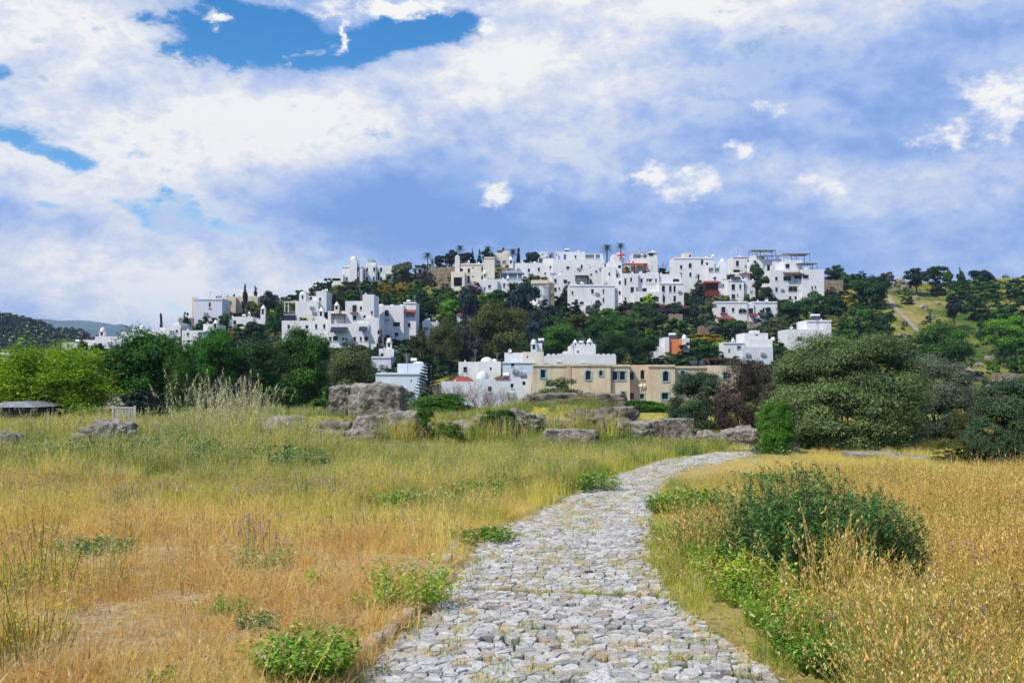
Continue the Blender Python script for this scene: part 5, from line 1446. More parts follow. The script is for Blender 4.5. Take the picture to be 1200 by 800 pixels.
near_bush(628, 690, 440, 470, 'olive', 'scrubby bush growing over the rubble bank before the tan building', 209, 5000, .05, 40, lobes=24)
near_bush(1110, 1146, 480, 520, 'brown', 'brownish scrubby shrub behind the dark edge bush', 210, 4000, .04, 31, lobes=20)
near_bush(478, 556, 460, 492, 'mid', 'low green bush under the layered conifer', 233, 9000, .05, 55, lobes=40, deep=2.5)
near_bush(1092, 1150, 514, 562, 'brown', 'low weedy shrub at the foot of the dark bushes', 234, 5000, .05, 23.5, lobes=30)
bare_tree(512, 560, 432, 486, 'tall leafless grey shrub left of the white tank dome', Y=62, seed=3, density=16)
bare_tree(548, 600, 442, 488, 'bushy leafless grey shrub before the white garden wall', Y=60, seed=4, density=22)
bare_tree(590, 628, 448, 482, 'sparse leafless shrub beside the tan building corner', Y=58, seed=5, density=8)
bare_tree(536, 556, 424, 450, 'dark leafless shrub among the white roofs', Y=140, seed=8, density=8)
bare_tree(820, 850, 440, 490, 'leafless twigs rising from the dark bush by the tan building', Y=41, seed=6, density=6)
bare_tree(772, 788, 299, 322, 'leafless purple-grey tree behind the arched bay house', seed=7, name='bare_tree', cat='tree', density=3, m='bark')
P_('bush', 441, 449, 386, 420, 'dusk', 'withered brown vine column on the tall white house wall', name='vine', cat='vine', deep=1.2)
# ------------------------------------------------------------------ grasses and weeds: prototypes
def add_attr(me, nm, v):
    a = me.attributes.new(nm, 'FLOAT', 'POINT'); a.data.foreach_set('value', np.asarray(v, dtype=np.float32))

def tuft(name, seed, n, h0, h1, spread, w, lean=.35, heads=0.0, head='barley', segs=3, hang=0.0):
    rng = np.random.default_rng(seed); V = []; Q = []; T = []; Hd = []
    for k in range(n):
        a = rng.uniform(0, 6.283); r = spread * rng.random() ** .6
        x, y = math.cos(a) * r, math.sin(a) * r
        h = rng.uniform(h0, h1); la = rng.uniform(0, 6.283); le = abs(rng.normal()) * lean * h
        dx, dy = math.cos(la) * le, math.sin(la) * le
        fa = rng.uniform(0, 3.14); sx, sy = math.cos(fa), math.sin(fa); t = rng.random()
        has = rng.random() < heads
        b0 = len(V); ww = w * rng.uniform(.7, 1.3) * (.6 if has else 1)
        pts = []
        for i in range(segs + 1):
            s = i / segs; p = (x + dx * s ** 1.8, y + dy * s ** 1.8, h * (s - .12 * s * s * (le / h if h else 0)))
            hw = ww * (1 - s * (.9 if not has else .4)) / 2
            V.append((p[0] - sx * hw, p[1] - sy * hw, p[2])); V.append((p[0] + sx * hw, p[1] + sy * hw, p[2])); pts.append(p)
        for i in range(segs): Q.append((b0 + 2 * i, b0 + 2 * i + 1, b0 + 2 * i + 3, b0 + 2 * i + 2))
        T += [t] * (2 * segs + 2); Hd += [0.0] * (2 * segs + 2)
        if has:
            tip = np.array(pts[-1]); dr = tip - np.array(pts[-2]); dr /= max(np.linalg.norm(dr), 1e-6)
            if head == 'barley':
                L = rng.uniform(.030, .055); d2 = dr + np.array([dx, dy, 0]) / max(h, .01) * 1.5; d2 /= np.linalg.norm(d2)
                for j in range(3):
                    s2 = np.array([math.cos(j * 1.05), math.sin(j * 1.05), 0]); b0 = len(V)
                    V += [tuple(tip), tuple(tip + d2 * L * .35 + s2 * .0045), tuple(tip + d2 * L * 1.25), tuple(tip + d2 * L * .35 - s2 * .0045)]
                    Q.append((b0, b0 + 1, b0 + 2, b0 + 3)); T += [rng.random()] * 4; Hd += [1.0] * 4
            else:
                m = 9 if head == 'oat' else 26; L = .14 if head == 'oat' else .34
                for j in range(m):
                    u = j / m; c = tip - dr * L * (1 - u)
                    aa = rng.uniform(0, 6.283); off = rng.uniform(.012, .035) * (1.8 if head == 'panicle' else 1) * (1.1 - u)
                    c = c + np.array([math.cos(aa) * off, math.sin(aa) * off, -.012])
                    ln = rng.uniform(.015, .024) * (1.9 if head == 'panicle' else 1); sd = np.array([math.cos(aa + 1.5), math.sin(aa + 1.5), 0]) * (.0075 if head == 'panicle' else .0038)
                    dn = np.array([math.cos(aa) * .45, math.sin(aa) * .45, -.9]) * ln; b0 = len(V)
                    V += [tuple(c), tuple(c + dn * .4 + sd), tuple(c + dn), tuple(c + dn * .4 - sd)]
                    Q.append((b0, b0 + 1, b0 + 2, b0 + 3)); T += [rng.random()] * 4; Hd += [1.0] * 4
    me = mesh_np(name, np.array(V), np.array(Q), {'tint': T, 'head': Hd}); return me

def weed(name, seed, n, h, spread, leaf, upright=.6, aspect=2.4, dense=1.0):
    """leafy clump: stems carrying small leaves"""
    rng = np.random.default_rng(seed); C = []; N = []; D = []
    for k in range(n):
        a = rng.uniform(0, 6.283); r = spread * rng.random() ** .5 * .45; tilt = (1 - upright) * rng.random() + .15
        d = np.array([math.cos(a) * tilt, math.sin(a) * tilt, 1.0]); d /= np.linalg.norm(d)
        hh = h * rng.uniform(.5, 1.0) * (1 - .5 * (r / spread) ** 2); m = int(14 * dense)
        t = np.linspace(.15, 1, m)
        ang = t * 22 + rng.uniform(0, 6); out = np.stack([np.cos(ang), np.sin(ang), .45 + 0 * t], 1)
        c = np.array([math.cos(a) * r, math.sin(a) * r, 0]) + d * (t * hh)[:, None] + out * leaf * .5
        C.append(c); D.append(out + d * .6); N.append(np.cross(out, np.array([0, 0, 1.0])) * .3 + np.array([0, 0, 1.0]) + rng.normal(size=(m, 3)) * .45)
    C = np.concatenate(C); N = np.concatenate(N); D = np.concatenate(D)
    N /= np.linalg.norm(N, axis=1)[:, None]; D /= np.linalg.norm(D, axis=1)[:, None]
    V, Q = leaf_quads(C, N, leaf * rng.uniform(.6, 1.3, len(C)), leaf / aspect * np.ones(len(C)), rng, dirs=D)
    V[:, 2] = np.maximum(V[:, 2], .004)
    return mesh_np(name, V, Q, {'tint': np.repeat(rng.random(len(C)), 4), 'head': np.zeros(len(V))})

def flowers(name, seed, n, h0, h1, spread, size, stem=.004):
    rng = np.random.default_rng(seed); V = []; Q = []; Hd = []; T = []
    for k in range(n):
        a = rng.uniform(0, 6.283); r = spread * rng.random() ** .5; h = rng.uniform(h0, h1)
        p0 = np.array([math.cos(a) * r * .5, math.sin(a) * r * .5, 0]); p1 = np.array([math.cos(a) * r, math.sin(a) * r, h]); s = np.array([stem / 2, 0, 0]); b = len(V)
        V += [p0 - s, p0 + s, p1 + s, p1 - s]; Q.append((b, b + 1, b + 2, b + 3)); Hd += [0] * 4; T += [.4] * 4
        for j in range(4):
            aa = j * .785 + k; d = np.array([math.cos(aa), math.sin(aa), .5]) * size * .5; e = np.array([-math.sin(aa), math.cos(aa), .0]) * size * .3; b = len(V)
            V += [p1 - d * .9, p1 + e, p1 + d, p1 - e + np.array([0, 0, size * .2])]; Q.append((b, b + 1, b + 2, b + 3)); Hd += [1] * 4; T += [rng.random()] * 4
    return mesh_np(name, np.array(V), np.array(Q), {'tint': T, 'head': Hd})

def grass_mat(name, stops, heads, trans=.3, rough=.65):
    m, nt, out = nodes_of(name)
    def A(n, inst=False):
        a = nt.nodes.new('ShaderNodeAttribute'); a.attribute_name = n
        if inst: a.attribute_type = 'INSTANCER'
        return a.outputs['Fac']
    f = mth(nt, 'ADD', A('hue', True), mth(nt, 'MULTIPLY', mth(nt, 'SUBTRACT', A('tint'), .5), .42), clamp=True)
    c = ramp(nt, f, stops)
    c = mix(nt, mth(nt, 'MULTIPLY', mth(nt, 'GREATER_THAN', A('tint'), .84), .55), c, (0.80, 0.68, 0.38))
    hc = ramp(nt, A('tint'), heads)
    c = mix(nt, A('head'), c, hc)
    p = nt.nodes.new('ShaderNodeBsdfPrincipled'); nt.links.new(c, p.inputs['Base Color']); p.inputs['Roughness'].default_value = rough; p.inputs['Specular IOR Level'].default_value = .25
    t = nt.nodes.new('ShaderNodeBsdfTranslucent'); nt.links.new(c, t.inputs[0])
    ms = nt.nodes.new('ShaderNodeMixShader'); ms.inputs[0].default_value = trans
    nt.links.new(p.outputs[0], ms.inputs[1]); nt.links.new(t.outputs[0], ms.inputs[2]); nt.links.new(ms.outputs[0], out.inputs[0])
    return m
# hue 0 = dry orange, .5 = yellow straw, 1 = green
ST = [(0.0, (0.70, 0.42, 0.12)), (0.22, (0.82, 0.60, 0.17)), (0.42, (0.80, 0.66, 0.12)), (0.62, (0.52, 0.52, 0.055)), (0.82, (0.23, 0.34, 0.030)), (1.0, (0.08, 0.18, 0.018))]
HS = [(0.0, (0.36, 0.20, 0.11)), (0.4, (0.62, 0.45, 0.20)), (1.0, (0.78, 0.66, 0.40))]
MG = grass_mat('field_grass', ST, HS)
MO = grass_mat('oat_straw', [(0, (0.62, 0.36, 0.08)), (.35, (0.74, 0.50, 0.11)), (.7, (0.46, 0.44, 0.06)), (1, (0.20, 0.28, 0.04))], [(0, (0.26, 0.11, 0.09)), (.25, (0.56, 0.34, 0.09)), (.65, (0.78, 0.52, 0.13)), (1, (0.84, 0.69, 0.32))])
MN = grass_mat('pale_panicles', [(0, (0.30, 0.30, 0.10)), (1, (0.42, 0.44, 0.16))], [(0, (0.36, 0.33, 0.14)), (.6, (0.58, 0.53, 0.28)), (1, (0.82, 0.78, 0.54))])
MW = grass_mat('leafy_weeds', [(0, (0.05, 0.14, 0.010)), (.5, (0.15, 0.32, 0.02)), (1, (0.42, 0.52, 0.03))], HS, .3)
MD = grass_mat('blue_green_leaves', [(0, (0.018, 0.060, 0.022)), (.5, (0.06, 0.150, 0.045)), (1, (0.16, 0.28, 0.07))], HS, .2)
MP = grass_mat('purple_flowers', [(0, (0.08, 0.12, 0.03)), (1, (0.12, 0.17, 0.05))], [(0, (0.34, 0.14, 0.42)), (1, (0.62, 0.40, 0.70))])
MY = grass_mat('yellow_flowers', [(0, (0.14, 0.17, 0.03)), (1, (0.20, 0.22, 0.05))], [(0, (0.75, 0.58, 0.02)), (1, (0.90, 0.80, 0.05))])

def scatter(name, protos, mat, X, Y, S, hue, label, sink=.01, kindtag='stuff', zscale=None, Z=None, tilt=0.0):
    """one object: points on the ground carrying copies of a few clump meshes"""
    n = len(X)
    Zg = (gz(X, Y) if Z is None else Z) - sink
    me = bpy.data.meshes.new(name); me.vertices.add(n)
    me.vertices.foreach_set('co', np.stack([X, Y, Zg], 1).astype(np.float32).ravel())
    add_attr(me, 'hue', hue); add_attr(me, 'sc', S); add_attr(me, 'zs', np.ones(n) if zscale is None else zscale); add_attr(me, 'rz', RNG.uniform(0, 6.283, n)); add_attr(me, 'rx', RNG.normal(0, tilt, n)); add_attr(me, 'ry', RNG.normal(tilt * .5, tilt, n))
    ai = me.attributes.new('pick', 'INT', 'POINT'); ai.data.foreach_set('value', RNG.integers(0, len(protos), n).astype(np.int32))
    o = link(bpy.data.objects.new(name, me)); tag(o, label, kind=kindtag)
    me.materials.append(mat)
    ng = bpy.data.node_groups.new(name + '_spread', 'GeometryNodeTree')
    ng.interface.new_socket('Geometry', in_out='INPUT', socket_type='NodeSocketGeometry'); ng.interface.new_socket('Geometry', in_out='OUTPUT', socket_type='NodeSocketGeometry')
    N = ng.nodes.new; Lk = ng.links.new
    gi, go = N('NodeGroupInput'), N('NodeGroupOutput')
    iop = N('GeometryNodeInstanceOnPoints'); mp = N('GeometryNodeMeshToPoints')
    Lk(gi.outputs[0], mp.inputs['Mesh'])
    Lk(mp.outputs[0], iop.inputs['Points'])
    g2i = N('GeometryNodeGeometryToInstance')
    for k, pm in enumerate(protos):
        if not pm.materials: pm.materials.append(mat)
        po = bpy.data.objects.new(name + '_clump', pm)
        oi = N('GeometryNodeObjectInfo'); oi.inputs['Object'].default_value = po
        Lk(oi.outputs['Geometry'], g2i.inputs[0])
    Lk(g2i.outputs[0], iop.inputs['Instance'])
    iop.inputs['Pick Instance'].default_value = True
    def attr(nm, dt):
        a = N('GeometryNodeInputNamedAttribute'); a.data_type = dt; a.inputs[0].default_value = nm; return a.outputs[0]
    Lk(attr('pick', 'INT'), iop.inputs['Instance Index'])
    cx = N('ShaderNodeCombineXYZ'); Lk(attr('rz', 'FLOAT'), cx.inputs[2]); Lk(attr('rx', 'FLOAT'), cx.inputs[0]); Lk(attr('ry', 'FLOAT'), cx.inputs[1])
    e2r = N('FunctionNodeEulerToRotation'); Lk(cx.outputs[0], e2r.inputs[0]); Lk(e2r.outputs[0], iop.inputs['Rotation'])
    sc = attr('sc', 'FLOAT'); mm = N('ShaderNodeMath'); mm.operation = 'MULTIPLY'; Lk(sc, mm.inputs[0]); Lk(attr('zs', 'FLOAT'), mm.inputs[1])
    c2 = N('ShaderNodeCombineXYZ'); Lk(sc, c2.inputs[0]); Lk(sc, c2.inputs[1]); Lk(mm.outputs[0], c2.inputs[2]); Lk(c2.outputs[0], iop.inputs['Scale'])
    Lk(iop.outputs[0], go.inputs[0])
    md = o.modifiers.new('spread', 'NODES'); md.node_group = ng
    return o

def sample(y0, y1, dens, half=.58, marg=3.4, seed=0):
    rng = np.random.default_rng(seed)
    area = (half * (y0 + y1) / 2 + marg) * 2 * (y1 - y0); n = int(area * dens)
    Y = rng.uniform(y0, y1, int(n * 1.6)); X = rng.uniform(-1, 1, len(Y)) * (half * y1 + marg)
    k = np.abs(X) < half * Y + marg
    return X[k], Y[k], rng

PS = [tuft('short_grass', 300 + i, 70, .04, .17, .14, .0034, .7, .05) for i in range(6)]
PM_ = [tuft('mid_grass', 310 + i, 52, .12, .36, .13, .0045, .35, .22) for i in range(6)]
PMF = [tuft('far_grass', 320 + i, 34, .14, .40, .22, .012, .35, .25) for i in range(4)]
PT = [tuft('tall_grass', 330 + i, 34, .3, .7, .16, .010, .3, .45, 'oat') for i in range(4)]
PO = [tuft('oat_grass', 340 + i, 34, .22, .50, .15, .0045, .32, .75, 'oat', 3) for i in range(6)]
PB = [tuft('barley_grass', 350 + i, 34, .18, .42, .15, .0045, .4, .75, 'barley', 3) for i in range(5)]
PP = [tuft('panicle_grass', 360 + i, 9, .8, 1.6, .35, .006, .22, .9, 'panicle', 4) for i in range(3)]
PW = [weed('weed_clump', 370 + i, 26, .20, .16, .032, .5) for i in range(4)]

def ARG(*a, **k): return a, k
_mats = None
CL = [
  ARG(482, 712, 78, 62, 'leafy yellow-green plant on the path edge by the kerb stones', MW, .72, 501, .040, 110, .35),
  ARG(430, 716, 26, 26, 'small yellow-green plant left of the leafy kerb plant', MW, .7, 502, .035, 26, .4),
  ARG(355, 798, 96, 62, 'bright green leafy plant at the bottom left of the path', MW, .5, 503, .045, 170, .4),
  ARG(376, 752, 60, 60, 'thin upright grey-green stems above the bright leafy plant', MD, 1.0, 504, .05, 26, .8, 9, dense=.8),
  ARG(268, 722, 46, 26, 'feathery fern-like plant in the dry grass', MW, .55, 505, .05, 40, .1, 5),
  ARG(302, 738, 40, 22, 'low blue-green plant beside the fern-like one', MD, .9, 506, .04, 36, .1, 3),
  ARG(366, 690, 28, 20, 'small flat yellow-green plant standing in dry grass', MW, .9, 507, .04, 20, .2, 2),
  ARG(188, 806, 36, 22, 'small green plant at the bottom edge of the picture', MW, .5, 508, .04, 30, .3),
  ARG(310, 670, 70, 36, 'purple-flowered green plant in the dry grass', MD, 1.0, 509, .03, 60, .4),
  ARG(565, 634, 74, 18, 'flat green weed patch growing over the path edge', MW, .3, 510, .05, 60, .0),
  ARG(110, 650, 110, 20, 'low blue-green creeping weeds in the dry grass', MD, .8, 511, .06, 70, .0, 3),
  ARG(892, 700, 72, 56, 'yellow-green leafy plant among the oats', MW, .8, 512, .05, 90, .5),
  ARG(842, 690, 42, 44, 'smaller yellow-green plant between path and oats', MW, .85, 513, .045, 50, .5),
  ARG(935, 752, 80, 52, 'green plant below the leafy oat-field plant', MW, .45, 514, .05, 110, .5),
  ARG(972, 794, 70, 58, 'fresh green plant low beside the path end', MW, .35, 515, .045, 120, .5),
  ARG(1085, 808, 80, 34, 'green plant cut by the bottom picture edge', MW, .45, 516, .045, 90, .4),
  ARG(1170, 700, 40, 40, 'narrow green plant in the oats near the edge', MW, .6, 517, .05, 36, .7),
  ARG(30, 770, 100, 180, 'tall thin yellow-flowering weed at the left edge', MG, .66, 518, .05, 34, .6, 9, dense=.9),
  ARG(560, 590, 60, 34, 'green clump in the meadow left of the path', MW, .35, 519, .06, 50, .5),
  ARG(905, 532, 60, 12, 'flat dark green weed by the far bend of the path', MD, .6, 520, .08, 40, .1),
]
def field():
    lots = {k: [] for k in ('short', 'mid', 'far', 'tall', 'oat', 'barley', 'weed')}
    for y0, y1, dens, sd in ((3.6, 9, 95, 1), (9, 14, 70, 2), (14, 20, 42, 3), (20, 27, 26, 4), (27, 38, 26, 5), (38, 62, 8, 6)):
        X, Y, rng = sample(y0, y1, dens, seed=sd)
        pd = path_dist(X, Y); sp = spur_dist(X, Y)
        sg = hit(970, 684)
        inshrub = ((X - sg.x) / 1.25) ** 2 + ((Y - sg.y - .1) / 1.15) ** 2 < 1
        infront = (np.abs(X - sg.x * Y / sg.y) < 1.0) & (Y < sg.y) & (Y > sg.y - 2.2)
        exc = np.zeros(len(X), bool)
        for a_, k_ in CL:
            g_ = hit(a_[0], a_[1]); r_ = a_[2] * g_.y / F * .5
            exc |= (((X - g_.x) / (r_ + .02)) ** 2 + ((Y - g_.y + .12) / (r_ + .12)) ** 2 < 1)
        keep = ~(exc & (rng.random(len(X)) < .8)) & ~inshrub & (~infront | (rng.random(len(X)) < .22)) & (pd > .03 + .05 * rng.random(len(X))) & ((sp > 0) | (rng.random(len(X)) < .22))
        X, Y, pd = X[keep], Y[keep], pd[keep]
        px, py = screen_of(X, Y); g = dry_green(X, Y); left = X < (pathL(Y) + pathR(Y)) / 2
        # where it stands taller
        tall = np.where(left, np.interp(py, [500, 540, 600, 640, 800], [1., .85, .5, .08, .05]), np.interp(py, [520, 545, 570, 620, 700, 800], [.25, .15, .35, .75, 1., 1.]))
        tall = np.clip(tall + (fbm(X, Y, 1.6, 9) - .5) * .5, 0, 1) * sstep(0, .55, pd)
        u = rng.random(len(X)); v = rng.random(len(X))
        hue = np.clip(g * .95 + .06 + (fbm(X, Y, .55, 31) - .5) * .60 + (fbm(X, Y, 2.6, 32) - .5) * .55 + rng.normal(size=len(X)) * .06, 0, 1)
        nearY = Y < 15
        bare = (fbm(X, Y, 1.1, 21) < .40) & left & (py > 600) & (u < .85)
        T_ = np.where(u < tall, 1, 0)
        for nm, sel in (('short', (T_ == 0) & nearY & ~bare), ('mid', (T_ == 0) & ~nearY & (Y < 21)), ('far', (T_ == 0) & (Y >= 21)),
                        ('mid', (T_ == 1) & left & (Y < 17)), ('tall', (T_ == 1) & left & (Y >= 17)),
                        ('oat', (T_ == 1) & ~left & (v < .6) & (Y < 20)), ('barley', (T_ == 1) & ~left & (v >= .6) & (Y < 20)), ('tall', (T_ == 1) & ~left & (Y >= 20))):
            s = rng.uniform(.6, 1.3, len(X)) * (.45 + 1.05 * fbm(X, Y, .7, 41))
            if nm == 'short': s = s * (1 + .5 * tall)
            s = s * np.where((Y > 11) & ~left, .45 + .55 * sstep(.2, 3.5, pd) , 1.0) * np.where((Y > 19) & ~left, .55, 1.0)
            lots[nm].append((X[sel], Y[sel], s[sel], hue[sel]))
    def cat(k): return [np.concatenate([a[i] for a in lots[k]]) for i in range(4)]
    X, Y, S, Hh = cat('short'); scatter('dry_grass', PS, MG, X, Y, S, Hh, 'short dry orange grass beside the path', tilt=.22)
    X, Y, S, Hh = cat('mid'); scatter('meadow_grass', PM_, MG, X, Y, S, Hh, 'knee-high yellow-green meadow grass', tilt=.22)
    X, Y, S, Hh = cat('far'); scatter('distant_grass', PMF, MG, X, Y, S, Hh, 'yellow-green grass at the far end of the field')
    X, Y, S, Hh = cat('tall'); scatter('tall_grass', PT, MG, X, Y, S * np.interp(Y, [16, 24, 32], [.8, .62, .5]), Hh, 'tall seeding grass along the rocks', tilt=.15)
    X, Y, S, Hh = cat('oat'); scatter('wild_oats', PO, MO, X, Y, S, np.clip(Hh * 1.9, 0, 1), 'golden wild oats right of the path', tilt=.20)
    X, Y, S, Hh = cat('barley'); scatter('wild_barley', PB, MO, X, Y, S, np.clip(Hh * 1.3, 0, 1), 'purplish golden wild barley right of the path', tilt=.20)
    X, Y, rng = sample(3.8, 20, 5, seed=92)
    k = (path_dist(X, Y) > .1) & (X < pathL(Y)) & (fbm(X, Y, 1.3, 61) > .42); X, Y = X[k], Y[k]
    scatter('lone_stalks', [tuft('stalks', 390 + i, 6, .22, .48, .12, .005, .3, .9, 'oat' if i % 2 else 'barley') for i in range(4)], MG, X, Y, rng.uniform(.7, 1.2, len(X)), np.clip(rng.normal(.5, .22, len(X)), 0, 1), 'lone seeding stalks standing over the short grass', tilt=.2)
    X, Y, rng = sample(3.8, 13, 26, seed=91)
    k = (path_dist(X, Y) > .02); X, Y = X[k], Y[k]
    scatter('dead_litter', [tuft('litter', 380 + i, 60, .006, .035, .2, .0045, 3.0) for i in range(4)], MG, X, Y, rng.uniform(.7, 1.4, len(X)), np.clip(rng.normal(.16, .14, len(X)), 0, .5), 'dead stalks and litter lying on the soil')
    print('tufts', {k: int(sum(len(a[0]) for a in v)) for k, v in lots.items()})
field()

def patch(pxs, n, protos, mat, name, label, s=(0.8, 1.2), hue=(.3, .8), seed=0, kindtag='stuff', y0=3.0, zs=None):
    """pxs: list of (px, py, rx_m, ry_m, weight) ellipses on the ground"""
    rng = np.random.default_rng(seed); X = []; Y = []
    w = np.array([p[4] for p in pxs], float); w /= w.sum()
    for p, k in zip(pxs, (w * n).astype(int) + 1):
        g = hit(p[0], p[1], y0); a = rng.uniform(0, 6.283, k); r = rng.random(k) ** .6
        X.append(g.x + np.cos(a) * r * p[2]); Y.append(g.y + np.sin(a) * r * p[3])
    X = np.concatenate(X); Y = np.concatenate(Y)
    return scatter(name, protos, mat, X, Y, rng.uniform(*s, len(X)), rng.uniform(*hue, len(X)), label, kindtag=kindtag, zscale=zs and rng.uniform(*zs, len(X)))

# tall pale panicle grass against the dark trees
patch([(268, 520, 1.0, 1.0, 4), (300, 524, .9, .7, 2), (225, 528, 1.2, 1.0, 2)], 30, PP, MN, 'panicle_grass', 'tallest pale oat-like grass rising against the dark trees', (1.0, 1.5), (.6, 1.0), 5, y0=10)
patch([(225, 530, 2.2, 1.2, 2), (340, 528, 1.4, .8, 1.4), (45, 520, 3.0, 1.5, 1.3), (180, 530, 2.4, 1.2, 1.6), (290, 524, 1.5, 1, 1)], 90, PP, MN, 'low_panicle_grass', 'lower pale seed heads in front of the trees', (.5, .9), (.6, 1.0), 15, y0=10)
patch([(130, 552, 2.4, 1.0, 3), (220, 556, 1.8, .9, 1.5), (320, 560, 1.8, .7, 1), (60, 560, 1.2, .8, 1), (180, 530, 1.5, .8, 1)], 130, [weed('weed_clump', 470 + i, 30, .30, .18, .05, .75, 3.5) for i in range(3)], MD, 'dark_weeds', 'dark green upright weeds in front of the grey boulder', (.8, 2.7), (.3, 1.0), 16)
patch([(140, 560, 3.2, 1.6, 4), (60, 552, 2.2, 1.5, 2), (240, 548, 2.6, 1.4, 4), (330, 545, 2.0, 1.2, 2.5), (20, 560, 1.5, 1.5, 1)], 900, PT, MG, 'green_tall_grass', 'thick green grass in front of the boulders', (.6, 1.5), (.60, 1.0), 6)
patch([(250, 560, 2.4, 1.2, 1.6), (400, 565, 2.2, .8, 1.2), (480, 600, 1.2, .5, .5), (800, 600, .5, .8, .4), (850, 650, .5, .8, .5), (1130, 620, 1.4, .6, .5), (1150, 580, 1.4, .6, .5), (900, 575, .8, .4, .3), (120, 548, 2.2, .9, 3), (80, 535, 1.6, .9, 2), (30, 540, 1.4, .8, 1), (200, 545, 1.5, .8, 1), (640, 575, 1.2, .5, .6), (570, 566, 1.6, .6, .8), (700, 545, 1.0, .5, .5), (815, 526, .7, .5, .6), (690, 515, 2, .8, .6)], 800, PW, MW, 'ground_weeds', 'leafy green weeds spread through the grass', (1.0, 2.0), (.0, .6), 7)
patch([(300, 655, .5, .35, .35), (110, 580, 1.6, .9, 1.5), (180, 600, 1.4, .7, 1.2), (60, 585, 1., .7, .6), (350, 592, 1.0, .6, .8), (1060, 700, .8, .6, .3), (920, 640, 1.2, .8, .5), (1080, 790, .4, .3, .3), (370, 590, .8, .4, .6)], 90, [flowers('flower', 400 + i, 9, .2, .38, .2, .026) for i in range(3)], MP, 'purple_flowers', 'small purple flowers dotted through the dry grass', (.8, 1.2), (0, 1), 8)
patch([(30, 700, .8, .8, 2), (60, 640, .9, .7, 1.2), (130, 700, .8, .7, .8), (330, 560, 2.6, 1.2, .6), (80, 560, 2, 1, .6), (470, 560, 2, 1, .4), (15, 780, .4, .5, 1.2)], 110, [flowers('flower', 410 + i, 8, .16, .42, .2, .016) for i in range(3)], MY, 'yellow_flowers', 'tiny yellow flowers on thin stems', (.8, 1.3), (0, 1), 9)
patch([(835, 640, .35, .6, 1), (850, 670, .3, .5, 1), (880, 705, .35, .35, 1.4), (915, 740, .3, .3, 1.4), (950, 770, .3, .25, 1.2), (800, 600, .3, .8, .7), (790, 640, .15, .5, .5), (1100, 650, .8, .5, .5), (1150, 605, 1.2, .6, .6), (1010, 590, 1.0, .6, .4)], 70, [weed('weed_clump', 480 + i, 26, .34, .17, .035, .7) for i in range(4)], MW, 'edge_weeds', 'fresh green weeds in a band along the path side of the oats', (.5, 1.1), (.25, .95), 17)
patch([(60, 536, 1.6, 1.0, 2), (170, 534, 1.6, 1.0, 2), (250, 532, 1.5, 1.0, 2), (300, 540, 1.2, .7, 1), (30, 545, 1.2, .8, 1), (110, 545, 1.4, .8, 1.5)], 70, [weed('thicket_clump', 490 + i, 34, .75, .34, .045, .8, 3.2, 2.0) for i in range(3)], MW, 'green_thicket', 'rough green weeds on the bank around the grey boulder', (.45, 1.15), (.0, .6), 18)
patch([(200, 528, 2.6, 1.2, 3), (60, 530, 2.4, 1.2, 2), (330, 536, 1.4, .6, 1), (280, 520, 1.5, 1.0, 1.5), (470, 528, 1.2, .4, .8), (560, 524, 1.6, .5, .8), (690, 516, 1.6, .4, .6)], 420, PT, MG, 'bank_grass', 'rank seeding grass growing up between the rocks', (1.0, 1.9), (.45, 1.0), 19)
# tufts growing in the joints of the path
def joints():
    rng = np.random.default_rng(33); n = 3000
    Y = 3.6 + (Y_END - 3.6) * rng.random(n) ** 1.3; t = rng.random(n); X = pathL(Y) + (pathR(Y) - pathL(Y)) * t
    k = (fbm(X, Y, .5, 4) > .47) | (np.minimum(t, 1 - t) < .07); X, Y = X[k], Y[k]
    sm = flatY(690) - .18 * (np.linspace(-.3, 1.4, 60) - .3)
    X = np.concatenate([X, np.linspace(-.3, 1.4, 60)[::2]]); Y = np.concatenate([Y, (sm + rng.normal(size=60) * .02)[::2]])
    scatter('joint_grass', [tuft('joint_tuft', 420 + i, 22, .015, .055, .05, .004, .9) for i in range(4)], MG, X, Y, rng.uniform(.6, 1.5, len(X)), np.where(rng.random(len(X)) < .6, rng.uniform(.65, .95, len(X)), rng.uniform(.0, .3, len(X))), 'small tufts growing between the cobbles')
joints()

# ---- single plants that can be told apart
def clump(px, py, wpx, hpx, label, mat, hue, seed, leaf=.04, n=60, upright=.5, aspect=2.2, name='leafy_plant', cat='plant', dense=1.0):
    g = hit(px, py); s = g.y / F; w = wpx * s; h = hpx * s
    me = weed(name, seed, n, h, w, leaf, upright, aspect, dense)
    m = mat.copy(); 
    for nd in m.node_tree.nodes:
        if nd.type == 'ATTRIBUTE' and nd.attribute_name == 'hue':
            nd.attribute_type = 'OBJECT'; nd.attribute_name = '["hue"]'
    me.materials.append(m)
    o = link(bpy.data.objects.new(name, me)); o.location = g; o['hue'] = float(hue); tag(o, label, cat); return o
for c_ in CL: clump(*c_[0], **c_[1])

